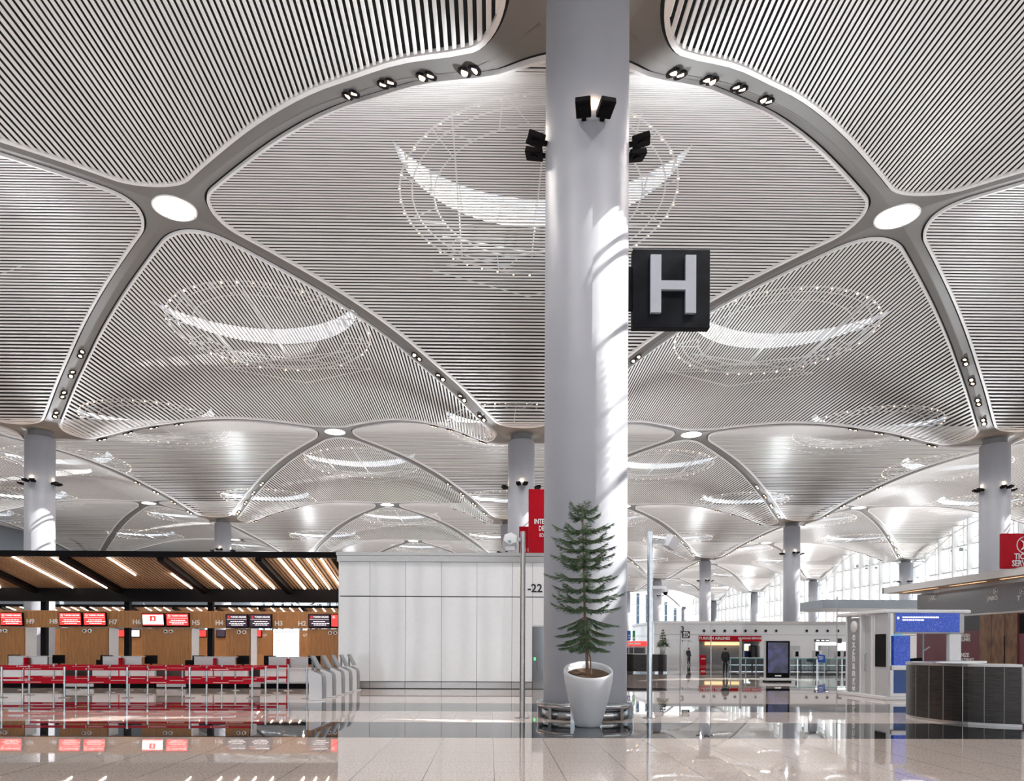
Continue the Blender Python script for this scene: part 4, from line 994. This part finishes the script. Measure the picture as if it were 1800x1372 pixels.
# service desks behind the barrier
SY = 60.0
for k, (a, b) in enumerate(((1280, 1300), (1300, 1322), (1322, 1344), (1386, 1408), (1408, 1430), (1430, 1452), (1452, 1474), (1474, 1492))):
    xa_, xb_ = at(a + .3, 1160, SY).x, at(b - .3, 1160, SY).x; w_ = xb_ - xa_
    t = thing('service_desk', 'dark service desk behind the teal edged barrier, number %s from the left' % ['one', 'two', 'three', 'four', 'five', 'six', 'seven', 'eight'][k], 'desk', (xa_, SY, 0), 0, 'service desks behind the barrier')
    MB().box(.02, w_ - .02, 0, .8, 0, .85).build('body', M['dgrey'], t); MB().box(0, w_, -.05, .85, .85, .92).build('worktop', M['steel'], t); MB().box(.05, w_ - .05, -.02, 0, .25, .32).build('steel_strip', M['chrome'], t)
for k, (a, b, v0) in enumerate(((1388, 1407, 1134), (1443, 1471, 1133.5))):
    t, w_, h_ = simple('partition', a, b, v0, 1160, 63, 'lgrey', ['pale grey partition cabinet right of the display totem', 'pale grey partition cabinet behind the tilted blue notice'][k], 'partition', .6, True)
    MB().box(w_*.48, w_*.5, -.02, 0, .1, h_ - .1).build('joint', M['grey'], t)
for k, (a, b) in enumerate(((1397, 1408), (1432, 1445), (1470, 1482), (1483, 1493))):
    t, w_, h_ = simple('service_kiosk', a, b, 1143, 1155.2, 60.2, 'white', 'white desk kiosk with black front behind the barrier, %s' % ['right of the totem', 'above the blue notice', 'right of the grey partition', 'next to the exchange booth'][k], 'kiosk', .5, False, 'white kiosks behind the barrier')
    MB().box(w_*.1, w_*.6, -.02, 0, h_*.15, h_*.9).build('black_front', M['black'], t)
t, w_, h_ = simple('video_screen', 1433, 1492, 1127.5, 1143, 70, 'white', 'wide bright video screen on the far wall left of the booth', 'screen', .15)
MB().box(.05, w_ - .05, -.02, 0, .05, h_ - .05).build('picture', M['white_board'], t)
t, w_, h_ = simple('sign_board', 1432, 1458, 1123, 1127.3, 69.5, 'dgrey', 'dark sign strip over the wide bright video screen', 'sign', .15)
m_ = MB(); [m_.box(w_*f, w_*f + .3, -.02, 0, .08, h_ - .06) for f in (.12, .45, .75)]; m_.build('lettering', M['screen_text'], t)
t, w_, h_ = simple('ceiling_monitor', 1472, 1480, 1121.5, 1130, 60, 'black', 'small black monitor on the thin pole left of the booth', 'monitor', .15); MB().box(.03, w_ - .03, -.02, 0, .03, h_ - .03).build('screen', M['dgrey'], t)
# tilted blue notice stand
g = gnd(1440, 1183); t = thing('notice_stand', 'tilted blue notice on a two legged steel stand before the barrier', 'notice stand', (g.x, g.y - .3, 0))
s_ = MB().box(-.26, .26, -.02, .02, -.28, .28, Matrix.Translation((0, 0, 1.02)) @ Matrix.Rotation(-.35, 4, 'X') @ Matrix.Rotation(.15, 4, 'Y')).build('panel', M['blue_sign'], t)
m_ = MB(); [m_.box(-.2, .05 + .05*k, -.03, -.021, -.1 + .1*k, -.06 + .1*k, Matrix.Translation((0, 0, 1.02)) @ Matrix.Rotation(-.35, 4, 'X') @ Matrix.Rotation(.15, 4, 'Y')) for k in range(3)]; m_.build('text_lines', M['letter'], s_)
for x in (-.2, .2): MB().tube([(x, 0, 0), (x, .0, .8)], .02, 6).build('leg', M['chrome'], t)
# thin poles with signs
def thin(u, v, vt, lb, r=.045):
    g = gnd(u, v); t = thing('thin_pole', lb, 'pole', (g.x, g.y, 0)); MB().cyl(0, 0, 0, at(u, vt, g.y).z, r, 12).build('post', M['lgrey'], t); MB().cyl(0, 0, 0, .02, r*3, 16).build('base_plate', M['steel'], t); return t, g
t, g = thin(1195.5, 1184, 1107, 'thin steel pole with a black toilet sign, far hall')
a, b = at(1199, 1121, g.y), at(1212, 1109, g.y); s_ = MB().box(a.x - g.x, b.x - g.x, -.05, .05, a.z, b.z).build('sign_panel', M['black'], t); MB().box(0, a.x - g.x, -.02, .02, b.z - .12, b.z - .06).build('arm', M['black'], t)
w_ = b.x - a.x; mm = MB(); x_ = a.x - g.x; zc = (a.z + b.z)/2
mm.box(x_ + .05, x_ + w_*.8, -.06, -.05, zc - .17, zc + .17); mm.prism([(x_ + w_*.82, zc - .09), (x_ + w_*.96, zc), (x_ + w_*.82, zc + .09)], -.06, -.05, XZ); mm.build('pictogram_panel', M['letter'], s_)
mm = MB()
for f in (.2, .45, .65): mm.box(x_ + w_*f - .03, x_ + w_*f + .03, -.07, -.06, zc - .12, zc + .06); mm.sphere((x_ + w_*f, -.065, zc + .1), .03, 8, 6)
mm.build('pictograms', M['ink'], s_)
thin(1249.5, 1189, 1096, 'tall thin pole standing left of the totem, in front of the red band', .035)
thin(1301.5, 1183, 1121, 'short thick steel pole between red band and totem', .08)
thin(1471, 1192, 1048, 'very tall thin mast just left of the exchange booth', .03)
# curved far desk with plant
g = gnd(1140, 1182); xa_, xb_ = at(1098, 1160, g.y).x, at(1175.5, 1160, g.y).x
t = thing('information_desk', 'distant curved dark desk with a potted plant, right of the big column', 'desk', ((xa_ + xb_)/2, g.y + .8, 0)); r_ = (xb_ - xa_)/2
def oval(sx_, sy_, n=40): return [(sx_*math.copysign(abs(math.cos(2*PI*k/n))**.6, math.cos(2*PI*k/n)), sy_*math.copysign(abs(math.sin(2*PI*k/n))**.6, math.sin(2*PI*k/n))) for k in range(n)]
hd_ = at(1140, 1148.5, g.y).z
MB().prism(oval(r_, 1.0), .1, hd_ - .05).build('body', M['dark_metal'], t); MB().prism(oval(r_ + .03, 1.03), hd_ - .05, hd_).build('worktop', M['steel'], t); MB().prism(oval(r_ + .02, 1.02), 0, .1).build('kick_plate', M['chrome'], t)
q = at(1165, 1148.5, g.y + .7)
t = thing('potted_plant', 'small bushy tree in a white pot standing on the distant curved desk', 'plant', (q.x, g.y + .7, hd_))
ph_ = at(1165, 1134, g.y + .7).z - hd_
MB().lathe([(1e-4, 0), (.17, 0), (.24, ph_), (.2, ph_), (.19, ph_ - .05), (1e-4, ph_ - .05)], 20).build('pot', M['white'], t)
top_ = at(1163, 1105, g.y + .7).z - hd_
MB().tube([(0, 0, ph_ - .1), (0, 0, top_)], .02, 6).build('stem', M['bark'], t)
lv = MB()
for zf, rr, nn in ((.02, .60, 90), (.14, .55, 70), (.3, .42, 40), (.45, .36, 30), (.62, .28, 22), (.78, .2, 16), (.93, .12, 10)):
    z = ph_ + (top_ - ph_)*zf
    for k in range(nn):
        a = random.uniform(0, 2*PI); L = rr*random.uniform(.5, 1); d = Vector((math.cos(a), math.sin(a), random.uniform(-.15, .35))); s_ = Vector((-d.y, d.x, 0))*.05
        p = Vector((0, 0, z)) + d*L*.35; lv.add([p, p + d*L*.35 + s_, p + d*L*.65 + Vector((0, 0, -.1)), p + d*L*.35 - s_], [(0, 1, 2, 3)])
lv.build('foliage', M['leaf'], t)
# banners and red band behind it
t, w_, h_ = simple('banner', 1102.5, 1109, 1108, 1125, 60, 'blue_sign', 'blue upright banner sign beside the big column, far hall', 'banner', .1); m_ = MB(); [m_.box(w_*.35, w_*.7, -.02, 0, h_*f, h_*f + .1) for f in (.2, .45)]; m_.build('print', M['letter'], t)
MB().cyl(w_/2, .05, -t.location.z, 0, .03, 8).build('post', M['lgrey'], t)
t, w_, h_ = simple('banner', 1112, 1116.5, 1108, 1125, 60, 'green', 'green upright banner sign next to the blue one, far hall', 'banner', .1); MB().box(w_*.2, w_*.8, -.02, 0, h_*.1, h_*.35).build('print', M['letter'], t)
MB().cyl(w_/2, .05, -t.location.z, 0, .03, 8).build('post', M['lgrey'], t)
t, w_, h_ = simple('shop_counter', 1098, 1137, 1126.5, 1160, 66, 'lgrey', 'distant shop counter with red fascia right of the big column', 'counter', 2, True); MB().box(0, w_, -.1, 0, h_ - .45, h_).build('fascia', M['red_screen'], t); MB().box(.2, w_ - .2, -.05, 0, h_ - 1.3, h_ - .6).build('opening', M['dgrey'], t); MB().box(.3, w_*.7, -.15, -.1, h_ - .3, h_ - .15).build('lettering', M['letter'], t)
a, b = at(1447, 1068, 112), at(1580, 1054, 112)
mz = MB().box(a.x, b.x + 6, 112, 124, a.z, b.z).build('trim_1', M['shade']); struct(mz)
# ------------------------------------------------------------------ people
def person(u, v, H, lb, rz, pose=0, group=None):
    g = gnd(u, v); k = H / 1.75
    J = [(0, 0, .95), (0, .01, 1.15), (0, 0, 1.38), (0, -.01, 1.50), (0, -.03, 1.56), (0, -.035, 1.66), (0, -.03, 1.73),
         (-.17, 0, 1.42), (-.23, .02, 1.15), (-.22, -.08, .92), (-.21, -.12, .83), (.17, 0, 1.42), (.23, .02, 1.15), (.20, -.10, .95), (.17, -.15, .87),
         (-.09, 0, .88), (-.10, -.02, .50), (-.10, .02, .09), (-.11, -.14, .03), (.09, 0, .88), (.10, -.04, .50), (.11, .0, .09), (.12, -.16, .03)]
    Rr = [.15, .14, .16, .07, .06, .085, .05, .07, .05, .04, .03, .07, .05, .04, .03, .09, .07, .045, .035, .09, .07, .045, .035]
    E_ = [(0, 1), (1, 2), (2, 3), (3, 4), (4, 5), (5, 6), (2, 7), (7, 8), (8, 9), (9, 10), (2, 11), (11, 12), (12, 13), (13, 14), (0, 15), (15, 16), (16, 17), (17, 18), (0, 19), (19, 20), (20, 21), (21, 22)]
    me = bpy.data.meshes.new('p'); me.from_pydata([Vector(j)*k for j in J], E_, []); o = bpy.data.objects.new('p', me); COL.objects.link(o)
    md = o.modifiers.new('s', 'SKIN'); sv = me.skin_vertices[0].data
    for i_, r in enumerate(Rr): sv[i_].radius = (r*k*1.3, r*k*1.15)
    sv[0].use_root = True
    o.modifiers.new('ss', 'SUBSURF').levels = 2
    dg = bpy.context.evaluated_depsgraph_get(); dg.update(); m2 = bpy.data.meshes.new_from_object(o.evaluated_get(dg)); bpy.data.objects.remove(o)
    m2.name = 'body'; m2.materials.clear(); m2.materials.append(M['clothes']); m2.materials.append(M['skin'])
    for p in m2.polygons:
        p.use_smooth = True
        if p.center.z > 1.515*k or (p.center.z < .88*k and abs(p.center.x) > .14*k and p.center.z > .7*k): p.material_index = 1
    t = thing('person', lb, 'person', (g.x, g.y, 0), rz, group); b = bpy.data.objects.new('body', m2); COL.objects.link(b); b.parent = t
    hb = MB().sphere((0, -.01*k, 1.69*k), .098*k, 12, 8, 1, 1.12, 1); hb.build('hair', M['hair'], t)
    return t, k
t, k = person(1210.5, 1168, 1.74, 'person standing in dark clothes with a backpack by the far wall', .5)
MB().bbox(-.15, .15, .1, .26, 1.02, 1.42, .03).build('backpack', M['dgrey'], t)
person(1275, 1183.5, 1.72, 'person in black walking before the teal edged barrier', 2.8)
person(1338, 1163, 1.75, 'person in dark clothes half hidden left of the display totem', 1.5)
# ------------------------------------------------------------------ the next check-in island, seen through the gaps
fb, fc = island(36.0, True)
FWB = WB + 36
t = thing('wood_back_wall', 'distant slatted oak wall of the next check-in island', 'wall panel', (0, FWB, 0))
slatwall(-44, -1, 0, 1.0, bt + .05, .12).build('slats', M['wood'], t); MB().box(-44, -1, 0, .1, 0, bt + .05).build('backing', M['wood'], t)
for k, (a, b, kd, lb) in enumerate(((205, 228, 'r', 'small distant red screen seen left of the dark post under H7'), (230, 246, 'w', 'small distant white and red screen seen right of the dark post under H6'), (347.5, 363, 'r', 'small distant red screen seen through the gap under H5'), (380, 396, 'k', 'small distant dark screen seen through the gap under H4'), (449, 459.5, 'r', 'small distant red screen in the gap left of H3'))):
    q0, q1 = at(a, 1120, FWB - .3), at(b, 1106.5, FWB - .3)
    t = thing('monitor', lb, 'monitor', (q0.x, FWB - .3, q0.z), 0, 'distant monitors of the next island')
    MB().box(0, q1.x - q0.x, 0, .1, 0, q1.z - q0.z).build('frame', M['black'], t); MB().box(.05, q1.x - q0.x - .05, -.01, 0, .1, q1.z - q0.z - .05).build('screen', M[{'r': 'red_screen', 'w': 'white_screen', 'k': 'dark_screen'}[kd]], t)
for s, u in (('G9', 465, ), ('G7', 536)):
    q = at(u, 1116, FWB - .1); o = text_mb(s, .35, .02).build('counter_number', M['letter'], t.parent, (q.x, FWB - .06, q.z)); o.parent = [x for x in COL.objects if x.name == 'wood_back_wall'][0]; o.location = (q.x, -.06, q.z)
q0, q1 = at(480, 1152, 50), at(526, 1105, 50)
t = thing('information_board', 'bright white lit board seen through the gap under H3 and H2', 'board', (q0.x, 50, 0)); w_ = q1.x - q0.x
MB().box(0, w_, 0, .2, .1, q1.z).build('frame', M['lgrey'], t); MB().box(.03, w_ - .03, -.01, 0, .3, q1.z - .03).build('lit_panel', M['white_board'], t); MB().box(.1, .15, .05, .15, 0, .1).build('foot', M['grey'], t); MB().box(w_ - .15, w_ - .1, .05, .15, 0, .1).build('foot', M['grey'], t)
m_ = MB()
for r in range(3):
    x = .1
    while x < w_ - .2: l = random.uniform(.05, .12); m_.box(x, x + l, -.02, -.01, q1.z - .17 - .09*r, q1.z - .12 - .09*r); x += l + .03
m_.build('text_lines', M['ink'], t); MB().box(.2, .65, -.02, -.01, q1.z - .8, q1.z - .76).build('red_line', M['red'], t)
#@@END@@
v = C.view_settings; v.view_transform = 'Standard'; v.look = 'None'; v.gamma = 1; v.use_curve_mapping = False; v.exposure = .36
C.cycles.max_bounces = 6; C.cycles.diffuse_bounces = 3; C.cycles.glossy_bounces = 3; C.cycles.transparent_max_bounces = 8; C.cycles.adaptive_threshold = .04
C.cycles.caustics_reflective = False; C.cycles.caustics_refractive = False; C.cycles.sample_clamp_indirect = 6
